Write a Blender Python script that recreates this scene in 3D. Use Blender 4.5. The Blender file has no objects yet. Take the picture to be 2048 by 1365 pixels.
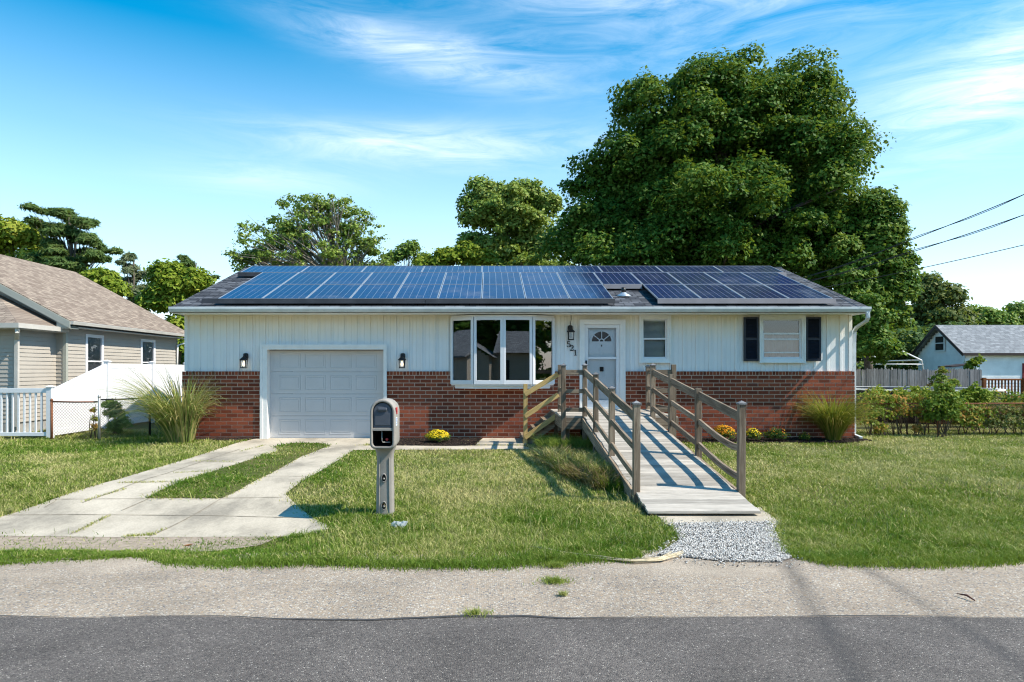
import bpy, math, random
import numpy as np
from mathutils import Vector, Matrix
random.seed(7); rng = np.random.default_rng(7)
R = math.radians
scn = bpy.context.scene
COL = scn.collection

# ------------------------------------------------------------------ camera
F = 1365.0; CX, CY = 980.0, 740.0; CZ = 1.64
cam_d = bpy.data.cameras.new('camera'); cam = bpy.data.objects.new('camera', cam_d); COL.objects.link(cam)
cam.location = (0, 0, CZ); cam.rotation_euler = (R(90), 0, 0)
cam_d.sensor_width = 36; cam_d.lens = F/2048*36
cam_d.shift_x = (1024-CX)/2048; cam_d.shift_y = (CY-682.5)/2048
cam_d.clip_end = 2000; cam_d.clip_start = 0.05
scn.camera = cam
# ------------------------------------------------------------------ light
SUN = Vector((0.88, -0.26, 1.0)).normalized()
SUN_E = math.asin(SUN.z); SUN_AZ = math.atan2(SUN.x, SUN.y)
sd = bpy.data.lights.new('sun', 'SUN'); sd.energy = 3.9; sd.angle = R(0.5); sd.color = (1.0, 0.925, 0.80)
so = bpy.data.objects.new('sun', sd); COL.objects.link(so)
so.rotation_euler = SUN.to_track_quat('Z', 'Y').to_euler()
scn.view_settings.view_transform = 'Standard'; scn.view_settings.look = 'None'
scn.view_settings.exposure = 0.93; scn.view_settings.gamma = 1
scn.cycles.use_denoising = True; scn.cycles.pixel_filter_type = 'BLACKMAN_HARRIS'; scn.cycles.filter_width = 1.15
scn.cycles.max_bounces = 6; scn.cycles.sample_clamp_indirect = 4.0

# ------------------------------------------------------------------ node helpers
def nd(nt, typ, ins=None, **at):
    n = nt.nodes.new(typ)
    for k, v in at.items(): setattr(n, k, v)
    for k, v in (ins or {}).items():
        s = n.inputs[k]
        if isinstance(v, bpy.types.NodeSocket): nt.links.new(v, s)
        elif v is not None: s.default_value = v
    return n
def mth(nt, op, a, b=None, c=None, clamp=False):
    n = nd(nt, 'ShaderNodeMath', operation=op, use_clamp=clamp)
    for i, v in enumerate((a, b, c)):
        if v is None: continue
        if isinstance(v, bpy.types.NodeSocket): nt.links.new(v, n.inputs[i])
        else: n.inputs[i].default_value = v
    return n.outputs[0]
def rmp(nt, fac, stops, interp='LINEAR'):
    n = nt.nodes.new('ShaderNodeValToRGB'); cr = n.color_ramp; cr.interpolation = interp
    while len(cr.elements) < len(stops): cr.elements.new(0.5)
    for e, (p, c) in zip(cr.elements, stops):
        e.position = p; e.color = (c, c, c, 1) if isinstance(c, (int, float)) else (*c, 1)
    nt.links.new(fac, n.inputs[0]); return n.outputs[0]
def mixc(nt, f, a, b, mode='MIX'):
    n = nt.nodes.new('ShaderNodeMix'); n.data_type = 'RGBA'; n.blend_type = mode
    for s, v in ((n.inputs[0], f), (n.inputs[6], a), (n.inputs[7], b)):
        if isinstance(v, bpy.types.NodeSocket): nt.links.new(v, s)
        elif isinstance(v, (int, float)): s.default_value = v
        else: s.default_value = (*v, 1)
    return n.outputs[2]
def noise(nt, vec, scale, detail=4, rough=0.55, dist=0.0):
    return nd(nt, 'ShaderNodeTexNoise', {'Vector': vec, 'Scale': scale, 'Detail': detail, 'Roughness': rough, 'Distortion': dist}).outputs[0]
def attr(nt, name, out='Fac'): return nd(nt, 'ShaderNodeAttribute', attribute_name=name).outputs[out]
def pos(nt): return nd(nt, 'ShaderNodeNewGeometry').outputs['Position']
def mapv(nt, vec, scale=(1, 1, 1), loc=(0, 0, 0), rot=(0, 0, 0)):
    return nd(nt, 'ShaderNodeMapping', {'Vector': vec, 'Scale': scale, 'Location': loc, 'Rotation': rot}).outputs[0]
MATS = {}
def new_mat(name, rough=0.7, spec=0.3, metal=0.0):
    m = bpy.data.materials.new(name); m.use_nodes = True; nt = m.node_tree
    b = nt.nodes['Principled BSDF']; b.inputs['Roughness'].default_value = rough
    b.inputs['Specular IOR Level'].default_value = spec; b.inputs['Metallic'].default_value = metal
    MATS[name] = m; return m, nt, b
def bump(nt, b, h, strength=0.5, dist=0.01):
    n = nd(nt, 'ShaderNodeBump', {'Height': h, 'Strength': strength, 'Distance': dist}); nt.links.new(n.outputs[0], b.inputs['Normal'])
def plain(name, col, rough=0.6, spec=0.3, metal=0.0, var=0.12, scale=6, fine=0.0):
    m, nt, b = new_mat(name, rough, spec, metal); p = pos(nt)
    n = noise(nt, p, scale, 6, 0.6)
    c = rmp(nt, n, [(0.3, tuple(x*(1-var) for x in col)), (0.7, tuple(min(1, x*(1+var)) for x in col))])
    nt.links.new(c, b.inputs['Base Color'])
    if fine: bump(nt, b, noise(nt, p, 90, 3), fine, 0.004)
    return m

# ------------------------------------------------------------------ world
w = bpy.data.worlds.new('World'); scn.world = w; w.use_nodes = True; nt = w.node_tree
bg = nt.nodes['Background']; bg.inputs['Strength'].default_value = 0.15
sky = nt.nodes.new('ShaderNodeTexSky'); sky.sky_type = 'NISHITA'; sky.sun_disc = False
sky.sun_elevation = SUN_E; sky.sun_rotation = SUN_AZ; sky.air_density = 1.0; sky.dust_density = 0.6; sky.ozone_density = 2.5; sky.altitude = 0
hs = nd(nt, 'ShaderNodeHueSaturation', {'Color': sky.outputs[0], 'Saturation': 2.0, 'Hue': 0.481, 'Value': 0.82})
dirv = nd(nt, 'ShaderNodeTexCoord').outputs['Generated']
sx = nd(nt, 'ShaderNodeSeparateXYZ', {'Vector': dirv}); X_, Y_, Z_ = sx.outputs
az = mth(nt, 'ARCTAN2', X_, Y_); el = mth(nt, 'ARCSINE', Z_)
def band(azc, elc, wa, we, tilt=0.0):          # a soft patch of sky round one compass direction
    da = mth(nt, 'SUBTRACT', az, azc); de = mth(nt, 'SUBTRACT', mth(nt, 'SUBTRACT', el, elc), mth(nt, 'MULTIPLY', da, tilt))
    q = mth(nt, 'ADD', mth(nt, 'POWER', mth(nt, 'ABSOLUTE', mth(nt, 'DIVIDE', da, wa)), 2.0), mth(nt, 'POWER', mth(nt, 'ABSOLUTE', mth(nt, 'DIVIDE', de, we)), 2.0))
    return mth(nt, 'EXPONENT', mth(nt, 'MULTIPLY', q, -1.0))
cv = nd(nt, 'ShaderNodeCombineXYZ', {0: az, 1: el, 2: 0.0}).outputs[0]
wsp = noise(nt, mapv(nt, cv, (2.6, 15, 1), rot=(0, 0, R(7))), 1.8, 12, 0.68, 1.1)
wsp = rmp(nt, wsp, [(0.36, 0.0), (0.74, 1.0)])
sof = noise(nt, mapv(nt, cv, (1.6, 6, 1), loc=(3, 1, 0)), 1.3, 5, 0.55, 0.3)
sof = rmp(nt, sof, [(0.3, 0.0), (0.75, 1.0)])
tot = None
for a in ((0.42, 0.495, 0.34, 0.035, -0.06, 0.65), (-0.08, 0.43, 0.17, 0.028, -0.16, 0.70), (0.68, 0.33, 0.17, 0.060, 0.2, 1.1),
          (-0.08, 0.315, 0.24, 0.026, 0.0, 0.75), (-0.32, 0.26, 0.13, 0.02, 0.0, 0.35), (0.3, 0.44, 0.40, 0.07, -0.1, 0.28)):
    t = mth(nt, 'MULTIPLY', band(*a[:5]), a[5]); tot = t if tot is None else mth(nt, 'ADD', tot, t)
elsewhere = rmp(nt, mth(nt, 'ABSOLUTE', az), [(0.95/3.2, 0.0), (1.3/3.2, 0.55)]) if False else None
cl = mth(nt, 'MULTIPLY', tot, mth(nt, 'ADD', mth(nt, 'MULTIPLY', wsp, 0.85), mth(nt, 'MULTIPLY', sof, 0.35)), clamp=True)
cloudc = nd(nt, 'ShaderNodeRGB'); cloudc.outputs[0].default_value = (5.8, 5.95, 6.15, 1)
lowhaze = rmp(nt, el, [(0.0, 0.8), (0.15, 0.58), (0.3, 0.24), (0.44, 0.0)])
c1 = mixc(nt, mth(nt, 'MULTIPLY', lowhaze, 0.9), hs.outputs[0], (5.4, 5.75, 6.1))
c2 = mixc(nt, mth(nt, 'MULTIPLY', cl, 0.85), c1, cloudc.outputs[0])
nt.links.new(c2, bg.inputs['Color'])

# ------------------------------------------------------------------ geometry helpers
def sstep(t): t = np.clip(t, 0, 1); return t*t*(3-2*t)
def zg(x, y):
    x = np.asarray(x, float); y = np.asarray(y, float)
    return -0.14*sstep((10.5-y)/3.5) - 0.08*sstep((-1.5-x)/0.8)*sstep((10-y)/2)*sstep((y-6.4)/0.8)
def G(px, py):                                # ground point seen at that place of the picture
    y = 10.0
    for _ in range(60):
        x = (px-CX)*y/F; z = float(zg(x, y)); y = 0.5*y + 0.5*(CZ-z)*F/(py-CY)
    return ((px-CX)*y/F, y)
def P(px, py, Y): return Vector(((px-CX)*Y/F, Y, CZ+(CY-py)*Y/F))
_ns = {}
def vnoise(x, y, scale, seed=0):
    if seed not in _ns: _ns[seed] = np.random.default_rng(seed+100).random((256, 256))
    g = _ns[seed]; x = np.asarray(x)*scale+1000.3; y = np.asarray(y)*scale+1000.7
    xi = np.floor(x).astype(int); yi = np.floor(y).astype(int); fx = x-xi; fy = y-yi
    fx = fx*fx*(3-2*fx); fy = fy*fy*(3-2*fy); a = xi % 256; b = yi % 256; a1 = (a+1) % 256; b1 = (b+1) % 256
    return g[a, b]*(1-fx)*(1-fy)+g[a1, b]*fx*(1-fy)+g[a, b1]*(1-fx)*fy+g[a1, b1]*fx*fy
WL = {}
def wloc(o): return WL.get(o.name, Vector((0, 0, 0)))
def tag(o, label=None, cat=None, group=None, kind=None):
    if label: o['label'] = label
    if cat: o['category'] = cat
    if group: o['group'] = group
    if kind: o['kind'] = kind
    return o
def thing(name, label, cat, loc=(0, 0, 0), group=None):
    o = bpy.data.objects.new(name, None); COL.objects.link(o); o.location = loc; WL[o.name] = Vector(loc)
    o.empty_display_size = 0.2
    return tag(o, label, cat, group)
def put(name, me, mat, parent):
    me.materials.append(MATS[mat]); o = bpy.data.objects.new(name, me); COL.objects.link(o)
    if parent is not None: o.parent = parent; WL[o.name] = wloc(parent)
    else: WL[o.name] = Vector((0, 0, 0))
    return o
def np_mesh(name, V, Fc, mat, parent=None, tint=None, gc=None, smooth=False):
    me = bpy.data.meshes.new(name); V = np.asarray(V, np.float32); Fc = np.asarray(Fc, np.int32)
    off = wloc(parent) if parent is not None else Vector((0, 0, 0))
    V = V-np.array(off, np.float32)
    n, k = Fc.shape
    me.vertices.add(len(V)); me.vertices.foreach_set('co', V.ravel())
    me.loops.add(n*k); me.loops.foreach_set('vertex_index', Fc.ravel())
    me.polygons.add(n); me.polygons.foreach_set('loop_start', np.arange(0, n*k, k, dtype=np.int32))
    try: me.polygons.foreach_set('loop_total', np.full(n, k, np.int32))
    except Exception: pass
    if smooth: me.polygons.foreach_set('use_smooth', np.ones(n, bool))
    if tint is not None:
        a = me.attributes.new('tint', 'FLOAT', 'POINT'); a.data.foreach_set('value', np.asarray(tint, np.float32))
    me.update(calc_edges=True); me.validate()
    return put(name, me, mat, parent)
class MB:
    def __init__(s): s.v = []; s.f = []; s.g = []; s.t = []; s.sm = []
    def add(s, vs, fs, gs=None, t=None, smooth=False):
        b = len(s.v); t = random.random() if t is None else t
        s.v += [tuple(v) for v in vs]; s.f += [tuple(i+b for i in f) for f in fs]; s.sm += [smooth]*len(fs)
        if gs is None: gs = vs
        s.g += [tuple(g) for g in gs]; s.t += [t]*len(vs); return s
    def box(s, a, b, t=None, axis=None):
        (x0, y0, z0), (x1, y1, z1) = a, b
        x0, x1 = min(x0, x1), max(x0, x1); y0, y1 = min(y0, y1), max(y0, y1); z0, z1 = min(z0, z1), max(z0, z1)
        vs = [(x, y, z) for z in (z0, z1) for y in (y0, y1) for x in (x0, x1)]
        fs = [(0, 2, 3, 1), (4, 5, 7, 6), (0, 1, 5, 4), (2, 6, 7, 3), (0, 4, 6, 2), (1, 3, 7, 5)]
        if axis is None: axis = int(np.argmax((x1-x0, y1-y0, z1-z0)))
        o = random.random()*50
        gs = [(v[axis]+o, v[(axis+1) % 3]+o, v[(axis+2) % 3]) for v in vs]
        return s.add(vs, fs, gs, t)
    def quad(s, a, b, c, d, t=None, gs=None): return s.add([a, b, c, d], [(0, 1, 2, 3)], gs, t)
    def poly(s, pts, t=None): return s.add(pts, [tuple(range(len(pts)))], None, t)
    def prism(s, pts, ext, t=None):          # planar outline pushed along ext
        n = len(pts); e = Vector(ext); q = [Vector(p) for p in pts]
        vs = q+[p+e for p in q]
        fs = [tuple(range(n))[::-1], tuple(range(n, 2*n))]+[(i, (i+1) % n, (i+1) % n+n, i+n) for i in range(n)]
        return s.add(vs, fs, None, t)
    def sweep(s, pts, prof, up=(0, 0, 1), t=None, scale=None, smooth=False, cap=True):
        pts = [Vector(p) for p in pts]; n = len(prof); vs = []; gs = []; o = random.random()*50; L = 0
        for i, p in enumerate(pts):
            a = pts[max(i-1, 0)]; b = pts[min(i+1, len(pts)-1)]; tg = (b-a).normalized()
            u = Vector(up)
            if abs(tg.dot(u.normalized())) > 0.98: u = Vector((0, 1, 0))
            sd_ = tg.cross(u).normalized(); uu = sd_.cross(tg)
            if i: L += (p-pts[i-1]).length
            k = scale[i] if scale else 1
            for (q, r) in prof: vs.append(p+sd_*q*k+uu*r*k); gs.append((L+o, q+o, r))
        fs = [(i*n+j, i*n+(j+1) % n, (i+1)*n+(j+1) % n, (i+1)*n+j) for i in range(len(pts)-1) for j in range(n)]
        if cap: fs += [tuple(range(n))[::-1], tuple(range((len(pts)-1)*n, len(pts)*n))]
        return s.add(vs, fs, gs, t, smooth)
    def bar(s, p0, p1, w_, h_, up=(0, 0, 1), t=None):
        return s.sweep([p0, p1], [(-w_/2, -h_/2), (w_/2, -h_/2), (w_/2, h_/2), (-w_/2, h_/2)], up, t)
    def tube(s, pts, r, n=8, t=None, scale=None, up=(0, 0, 1)):
        return s.sweep(pts, [(r*math.cos(2*math.pi*i/n), r*math.sin(2*math.pi*i/n)) for i in range(n)], up, t, scale, True)
    def lathe(s, c, prof, n=16, t=None):     # (r, z) profile about a vertical axis at c
        vs = [(c[0]+r*math.cos(2*math.pi*j/n), c[1]+r*math.sin(2*math.pi*j/n), c[2]+z) for r, z in prof for j in range(n)]
        fs = [(i*n+j, i*n+(j+1) % n, (i+1)*n+(j+1) % n, (i+1)*n+j) for i in range(len(prof)-1) for j in range(n)]
        fs += [tuple(range(n))[::-1], tuple(range((len(prof)-1)*n, len(prof)*n))]
        return s.add(vs, fs, None, t, True)
    def build(s, name, mat, parent=None, bevel=0.0):
        me = bpy.data.meshes.new(name); off = wloc(parent) if parent is not None else Vector((0, 0, 0))
        me.from_pydata([Vector(v)-off for v in s.v], [], s.f)
        a = me.attributes.new('gc', 'FLOAT_VECTOR', 'POINT'); a.data.foreach_set('vector', np.array(s.g, np.float32).ravel())
        a = me.attributes.new('tint', 'FLOAT', 'POINT'); a.data.foreach_set('value', np.array(s.t, np.float32))
        me.polygons.foreach_set('use_smooth', s.sm); me.update()
        o = put(name, me, mat, parent)
        if bevel:
            md = o.modifiers.new('bevel', 'BEVEL'); md.width = bevel; md.segments = 2; md.limit_method = 'ANGLE'; md.angle_limit = R(40)
        return o

def in_poly(x, y, poly):
    x = np.asarray(x); y = np.asarray(y); c = np.zeros(x.shape, bool); n = len(poly)
    for i in range(n):
        x0, y0 = poly[i]; x1, y1 = poly[(i+1) % n]
        if y0 == y1: continue
        k = ((y0 > y) != (y1 > y)) & (x < (x1-x0)*(y-y0)/(y1-y0)+x0); c ^= k
    return c
def drape(name, poly, off, mat, kind='structure', step=0.3, thick=0.0, parent=None):
    import bmesh
    bm = bmesh.new(); vs = [bm.verts.new((x, y, 0)) for x, y in poly]; bm.faces.new(vs)
    bmesh.ops.triangulate(bm, faces=bm.faces[:])
    ys = [p[1] for p in poly]; xs = [p[0] for p in poly]
    for a0, a1, no in ((max(min(ys), 3), min(max(ys), 12), (0, 1, 0)), (max(min(xs), -12), min(max(xs), 5), (1, 0, 0))):
        v = math.ceil(a0/step)*step
        while v < a1:
            co = (0, v, 0) if no[1] else (v, 0, 0)
            bmesh.ops.bisect_plane(bm, geom=bm.verts[:]+bm.edges[:]+bm.faces[:], plane_co=co, plane_no=no); v += step
    for v in bm.verts: v.co.z = float(zg(v.co.x, v.co.y))+off
    for f in bm.faces:
        if f.normal.z < 0: f.normal_flip()
    bm.normal_update()
    for f in bm.faces:
        if f.normal.z < 0: f.normal_flip()
    if thick:
        r = bmesh.ops.extrude_face_region(bm, geom=bm.faces[:])
        for e in r['geom']:
            if isinstance(e, bmesh.types.BMVert): e.co.z -= 0
        # the copied sheet stays on top, the first sheet drops to form the underside
        new = {e for e in r['geom'] if isinstance(e, bmesh.types.BMVert)}
        for v in bm.verts:
            if v not in new: v.co.z -= thick
    me = bpy.data.meshes.new(name); bm.to_mesh(me); bm.free()
    o = put(name, me, mat, parent)
    if kind: o['kind'] = kind
    return o

# ------------------------------------------------------------------ materials
def m_grass(name, a, b, c, rough=0.55):
    m, nt, bs = new_mat(name, rough, 0.12); t = attr(nt, 'tint')
    col = rmp(nt, t, [(0.0, a), (0.5, b), (1.0, c)])
    nt.links.new(col, bs.inputs['Base Color'])
    tr = nd(nt, 'ShaderNodeBsdfTranslucent', {'Color': mixc(nt, 0.6, col, (0.28, 0.36, 0.03), 'MIX')})
    mx = nd(nt, 'ShaderNodeMixShader', {0: 0.3, 1: bs.outputs[0], 2: tr.outputs[0]})
    nt.links.new(mx.outputs[0], nt.nodes['Material Output'].inputs[0]); return m
m_grass('grass', (0.070, 0.160, 0.012), (0.24, 0.30, 0.055), (0.60, 0.52, 0.25))
m_grass('dead_grass', (0.07, 0.045, 0.02), (0.17, 0.12, 0.055), (0.40, 0.31, 0.17))
m_grass('leaf_maple', (0.030, 0.085, 0.010), (0.072, 0.160, 0.020), (0.27, 0.34, 0.075))
m_grass('leaf_light', (0.11, 0.19, 0.035), (0.19, 0.29, 0.055), (0.38, 0.42, 0.12))
m_grass('leaf_yellowgreen', (0.10, 0.17, 0.015), (0.22, 0.29, 0.030), (0.42, 0.42, 0.07))
m_grass('leaf_olive', (0.08, 0.12, 0.035), (0.16, 0.185, 0.055), (0.32, 0.27, 0.11))
m_grass('leaf_needle', (0.055, 0.11, 0.035), (0.11, 0.175, 0.05), (0.25, 0.28, 0.09))
m_grass('leaf_sprucey', (0.11, 0.15, 0.085), (0.18, 0.22, 0.12), (0.34, 0.33, 0.20))
m_grass('leaf_vine', (0.08, 0.16, 0.02), (0.20, 0.27, 0.04), (0.48, 0.22, 0.06))
m_grass('leaf_mum', (0.035, 0.085, 0.015), (0.07, 0.12, 0.02), (0.12, 0.15, 0.03))
m_grass('reed_green', (0.09, 0.17, 0.04), (0.28, 0.33, 0.09), (0.52, 0.42, 0.19))
m_grass('reed_gold', (0.07, 0.12, 0.02), (0.22, 0.25, 0.03), (0.45, 0.33, 0.10))
m_grass('petal_yellow', (0.75, 0.50, 0.01), (0.85, 0.62, 0.02), (0.9, 0.7, 0.05))
m_grass('petal_orange', (0.45, 0.10, 0.01), (0.75, 0.27, 0.01), (0.85, 0.50, 0.03))
def m_ground():
    m, nt, b = new_mat('lawn_soil', 0.95, 0.1); p = pos(nt)
    n = noise(nt, p, 0.5, 5, 0.6); n2 = noise(nt, p, 9, 6, 0.7); n3 = noise(nt, p, 60, 3)
    c = rmp(nt, n, [(0.35, (0.085, 0.12, 0.025)), (0.65, (0.16, 0.15, 0.05))])
    c = mixc(nt, rmp(nt, n2, [(0.45, 0.0), (0.75, 0.7)]), c, (0.20, 0.155, 0.09))
    c = mixc(nt, 0.5, c, rmp(nt, n3, [(0.3, 0.25), (0.8, 0.9)]), 'MULTIPLY')
    nt.links.new(c, b.inputs['Base Color']); bump(nt, b, n2, 0.6, 0.03)
m_ground()
def m_agg(name, base, cols, scale, amt, rough=0.85, bstr=0.5, big=0.12, tracks=False, sandy=0.0):
    m, nt, b = new_mat(name, rough, 0.25); p = pos(nt)
    vo = nd(nt, 'ShaderNodeTexVoronoi', {'Vector': p, 'Scale': scale, 'Randomness': 1.0}); 
    sep = nd(nt, 'ShaderNodeSeparateColor', {'Color': vo.outputs['Color']})
    st = rmp(nt, sep.outputs[0], cols, 'CONSTANT')
    d = rmp(nt, vo.outputs['Distance'], [(0.30, 1.0), (0.62, 0.0)])
    f = mth(nt, 'MULTIPLY', d, mth(nt, 'GREATER_THAN', sep.outputs[1], 1-amt))
    n = noise(nt, p, 1.3, 6, 0.65); n2 = noise(nt, p, 35, 4, 0.7)
    bc = mixc(nt, rmp(nt, n2, [(0.3, 0.0), (0.7, 1.0)]), tuple(x*0.75 for x in base), tuple(x*1.25 for x in base))
    c = mixc(nt, f, bc, st)
    if sandy:
        sp = nd(nt, 'ShaderNodeSeparateXYZ', {'Vector': p})
        e = mth(nt, 'ADD', mth(nt, 'MULTIPLY', mth(nt, 'SUBTRACT', noise(nt, mapv(nt, p, (0.35, 1.2, 1)), 1.6, 6, 0.6), 0.5), 2.6), mth(nt, 'SUBTRACT', sp.outputs[1], 5.75))
        c = mixc(nt, mth(nt, 'MULTIPLY', rmp(nt, e, [(0.25, 0.0), (0.75, 1.0)]), sandy), c, rmp(nt, n2, [(0.3, (0.31, 0.25, 0.19)), (0.7, (0.44, 0.37, 0.29))]))
    c = mixc(nt, 1.0, c, rmp(nt, n, [(0.25, 1-big), (0.75, 1+big)]), 'MULTIPLY')
    if tracks:
        sp = nd(nt, 'ShaderNodeSeparateXYZ', {'Vector': p}); xx, yy = sp.outputs[0], sp.outputs[1]
        wob = mth(nt, 'MULTIPLY', mth(nt, 'SUBTRACT', noise(nt, mapv(nt, p, (1, 1, 1)), 2.0, 5, 0.6), 0.5), 0.10)
        for x0, y0, sl, wd, k in ((2.58, 5.7, 0.27, 0.09, 0.62), (3.27, 5.0, 0.09, 0.075, 0.5), (4.9, 5.2, 0.5, 0.05, 0.25)):
            dx = mth(nt, 'ABSOLUTE', mth(nt, 'ADD', mth(nt, 'SUBTRACT', xx, mth(nt, 'ADD', x0, mth(nt, 'MULTIPLY', mth(nt, 'SUBTRACT', yy, y0), sl))), wob))
            g = mth(nt, 'MULTIPLY', rmp(nt, dx, [(0.0, 1.0), (wd*1.6, 0.0)]), mth(nt, 'MULTIPLY', rmp(nt, n, [(0.3, 0.4), (0.6, 1.0)]), k))
            c = mixc(nt, g, c, (0.035, 0.035, 0.037))
    nt.links.new(c, b.inputs['Base Color'])
    bump(nt, b, mth(nt, 'SUBTRACT', d, n2), bstr, 0.006)
m_agg('asphalt', (0.118, 0.102, 0.092), [(0, (0.045, 0.042, 0.040)), (0.30, (0.12, 0.11, 0.10)), (0.62, (0.20, 0.18, 0.16)), (0.88, (0.30, 0.27, 0.23)), (0.97, (0.46, 0.42, 0.37))], 105, 0.75, 0.85, 0.6, 0.26, True)
m_agg('shoulder', (0.31, 0.25, 0.19), [(0, (0.13, 0.13, 0.135)), (0.22, (0.27, 0.245, 0.215)), (0.5, (0.42, 0.37, 0.30)), (0.76, (0.38, 0.27, 0.16)), (0.84, (0.50, 0.46, 0.40))], 58, 0.75, 0.85, 0.5, 0.22, True, 0.9)
def m_concrete():
    m, nt, b = new_mat('concrete', 0.9, 0.2); p = pos(nt)
    n = noise(nt, mapv(nt, p, (1, 0.6, 1)), 1.1, 6, 0.65); n2 = noise(nt, p, 45, 4, 0.75); n3 = noise(nt, p, 160, 2)
    c = rmp(nt, n, [(0.36, (0.30, 0.265, 0.21)), (0.5, (0.48, 0.42, 0.33)), (0.66, (0.58, 0.51, 0.405))])
    c = mixc(nt, 0.55, c, rmp(nt, n2, [(0.3, 0.55), (0.65, 1.1)]), 'MULTIPLY')
    c = mixc(nt, rmp(nt, n3, [(0.60, 0.0), (0.72, 0.35)]), c, (0.16, 0.15, 0.13))
    nt.links.new(c, b.inputs['Base Color']); bump(nt, b, n2, 0.35, 0.005)
m_concrete()
plain('tar', (0.055, 0.052, 0.05), 0.7, 0.3, 0, 0.3, 20)
plain('dirt', (0.32, 0.26, 0.20), 0.95, 0.1, 0, 0.3, 14, 0.5)
plain('joint_dirt', (0.26, 0.22, 0.165), 0.95, 0.1, 0, 0.3, 20)
plain('mulch', (0.028, 0.020, 0.017), 0.95, 0.1, 0, 0.5, 30)
plain('gravel_stone', (0.56, 0.55, 0.53), 0.9, 0.2, 0, 0.35, 40)
plain('gravel_bed', (0.20, 0.19, 0.18), 0.95, 0.2, 0, 0.5, 60)
def m_tinted(name, stops, rough=0.85, spec=0.2, nscale=40, namt=0.35, bstr=0.3):
    m, nt, b = new_mat(name, rough, spec); p = pos(nt); t = attr(nt, 'tint')
    c = rmp(nt, t, stops); n = noise(nt, p, nscale, 5, 0.7)
    c = mixc(nt, namt, c, rmp(nt, n, [(0.25, 0.3), (0.75, 1.35)]), 'MULTIPLY')
    nt.links.new(c, b.inputs['Base Color']); bump(nt, b, n, bstr, 0.004)
m_tinted('gravel', [(0, (0.07, 0.068, 0.065)), (0.16, (0.15, 0.14, 0.13)), (0.3, (0.46, 0.44, 0.41)), (1, (0.78, 0.75, 0.70))], 0.9, 0.2, 60, 0.3)
m_tinted('brick', [(0, (0.14, 0.036, 0.018)), (0.3, (0.24, 0.058, 0.028)), (0.85, (0.33, 0.088, 0.042)), (1, (0.17, 0.055, 0.035))], 0.85, 0.2, 50, 0.5)
m_tinted('mulch_chip', [(0, (0.014, 0.011, 0.010)), (0.7, (0.035, 0.025, 0.02)), (1, (0.09, 0.06, 0.045))], 0.9, 0.15, 60, 0.4)
plain('mortar', (0.60, 0.44, 0.34), 0.95, 0.1, 0, 0.12, 30, 0.3)
def m_siding():
    m, nt, b = new_mat('siding_paint', 0.5, 0.35); p = pos(nt)
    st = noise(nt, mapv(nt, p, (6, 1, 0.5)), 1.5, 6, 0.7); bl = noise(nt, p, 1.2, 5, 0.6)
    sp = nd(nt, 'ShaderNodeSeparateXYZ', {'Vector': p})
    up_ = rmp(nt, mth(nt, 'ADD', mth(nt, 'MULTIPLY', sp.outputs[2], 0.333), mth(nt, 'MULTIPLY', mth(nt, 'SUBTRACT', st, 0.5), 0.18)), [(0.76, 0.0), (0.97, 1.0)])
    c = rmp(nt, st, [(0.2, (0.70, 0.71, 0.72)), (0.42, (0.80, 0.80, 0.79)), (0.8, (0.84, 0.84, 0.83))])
    c = mixc(nt, mth(nt, 'MULTIPLY', up_, 0.65), c, (0.82, 0.71, 0.48))       # warm bounce light below the eave, painted into the siding colour
    c = mixc(nt, 0.3, c, rmp(nt, bl, [(0.3, 0.8), (0.6, 1.0)]), 'MULTIPLY')
    nt.links.new(c, b.inputs['Base Color'])
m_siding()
plain('trim_white', (0.80, 0.79, 0.76), 0.5, 0.4, 0, 0.06, 5)
plain('gutter_sand', (0.50, 0.47, 0.42), 0.5, 0.4, 0, 0.08, 3)
plain('gutter_white', (0.58, 0.62, 0.63), 0.45, 0.45, 0, 0.12, 3)
plain('vinyl_white', (0.72, 0.725, 0.74), 0.4, 0.4, 0, 0.02, 2)
plain('garage_paint', (0.54, 0.53, 0.53), 0.5, 0.35, 0, 0.035, 2)
plain('door_paint', (0.80, 0.83, 0.86), 0.4, 0.4, 0, 0.03, 3)
plain('shutter_navy', (0.012, 0.016, 0.028), 0.45, 0.4, 0, 0.3, 8)
plain('black_metal', (0.015, 0.014, 0.014), 0.45, 0.4, 0, 0.3, 20)
plain('black_skirt', (0.030, 0.031, 0.036), 0.55, 0.4, 0.0, 0.35, 3)
plain('grey_skirt', (0.17, 0.16, 0.17), 0.5, 0.4, 0.2, 0.12, 3)
plain('aluminium', (0.62, 0.64, 0.66), 0.35, 0.5, 0.7, 0.1, 8)
plain('galvanised', (0.42, 0.42, 0.40), 0.5, 0.5, 0.6, 0.25, 15)
plain('rust', (0.20, 0.085, 0.045), 0.9, 0.2, 0, 0.45, 25)
plain('mailbox_plastic', (0.30, 0.275, 0.245), 0.6, 0.3, 0, 0.10, 5, 0.25)
plain('mailbox_door', (0.075, 0.085, 0.105), 0.5, 0.35, 0, 0.12, 8)
plain('dark_inside', (0.02, 0.018, 0.017), 0.9, 0.1, 0, 0.2, 8)
plain('room_dark', (0.035, 0.033, 0.03), 0.9, 0.1, 0, 0.3, 3)
plain('curtain', (0.34, 0.34, 0.36), 0.9, 0.1, 0, 0.15, 6)
plain('blind', (0.62, 0.62, 0.60), 0.6, 0.3, 0, 0.06, 5)
plain('red_plastic', (0.55, 0.05, 0.05), 0.5, 0.4)
plain('sticker', (0.70, 0.74, 0.80), 0.5, 0.3)
plain('blue_ink', (0.05, 0.15, 0.4), 0.5, 0.3)
plain('bark', (0.12, 0.10, 0.08), 0.9, 0.15, 0, 0.4, 12, 0.6)
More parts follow.
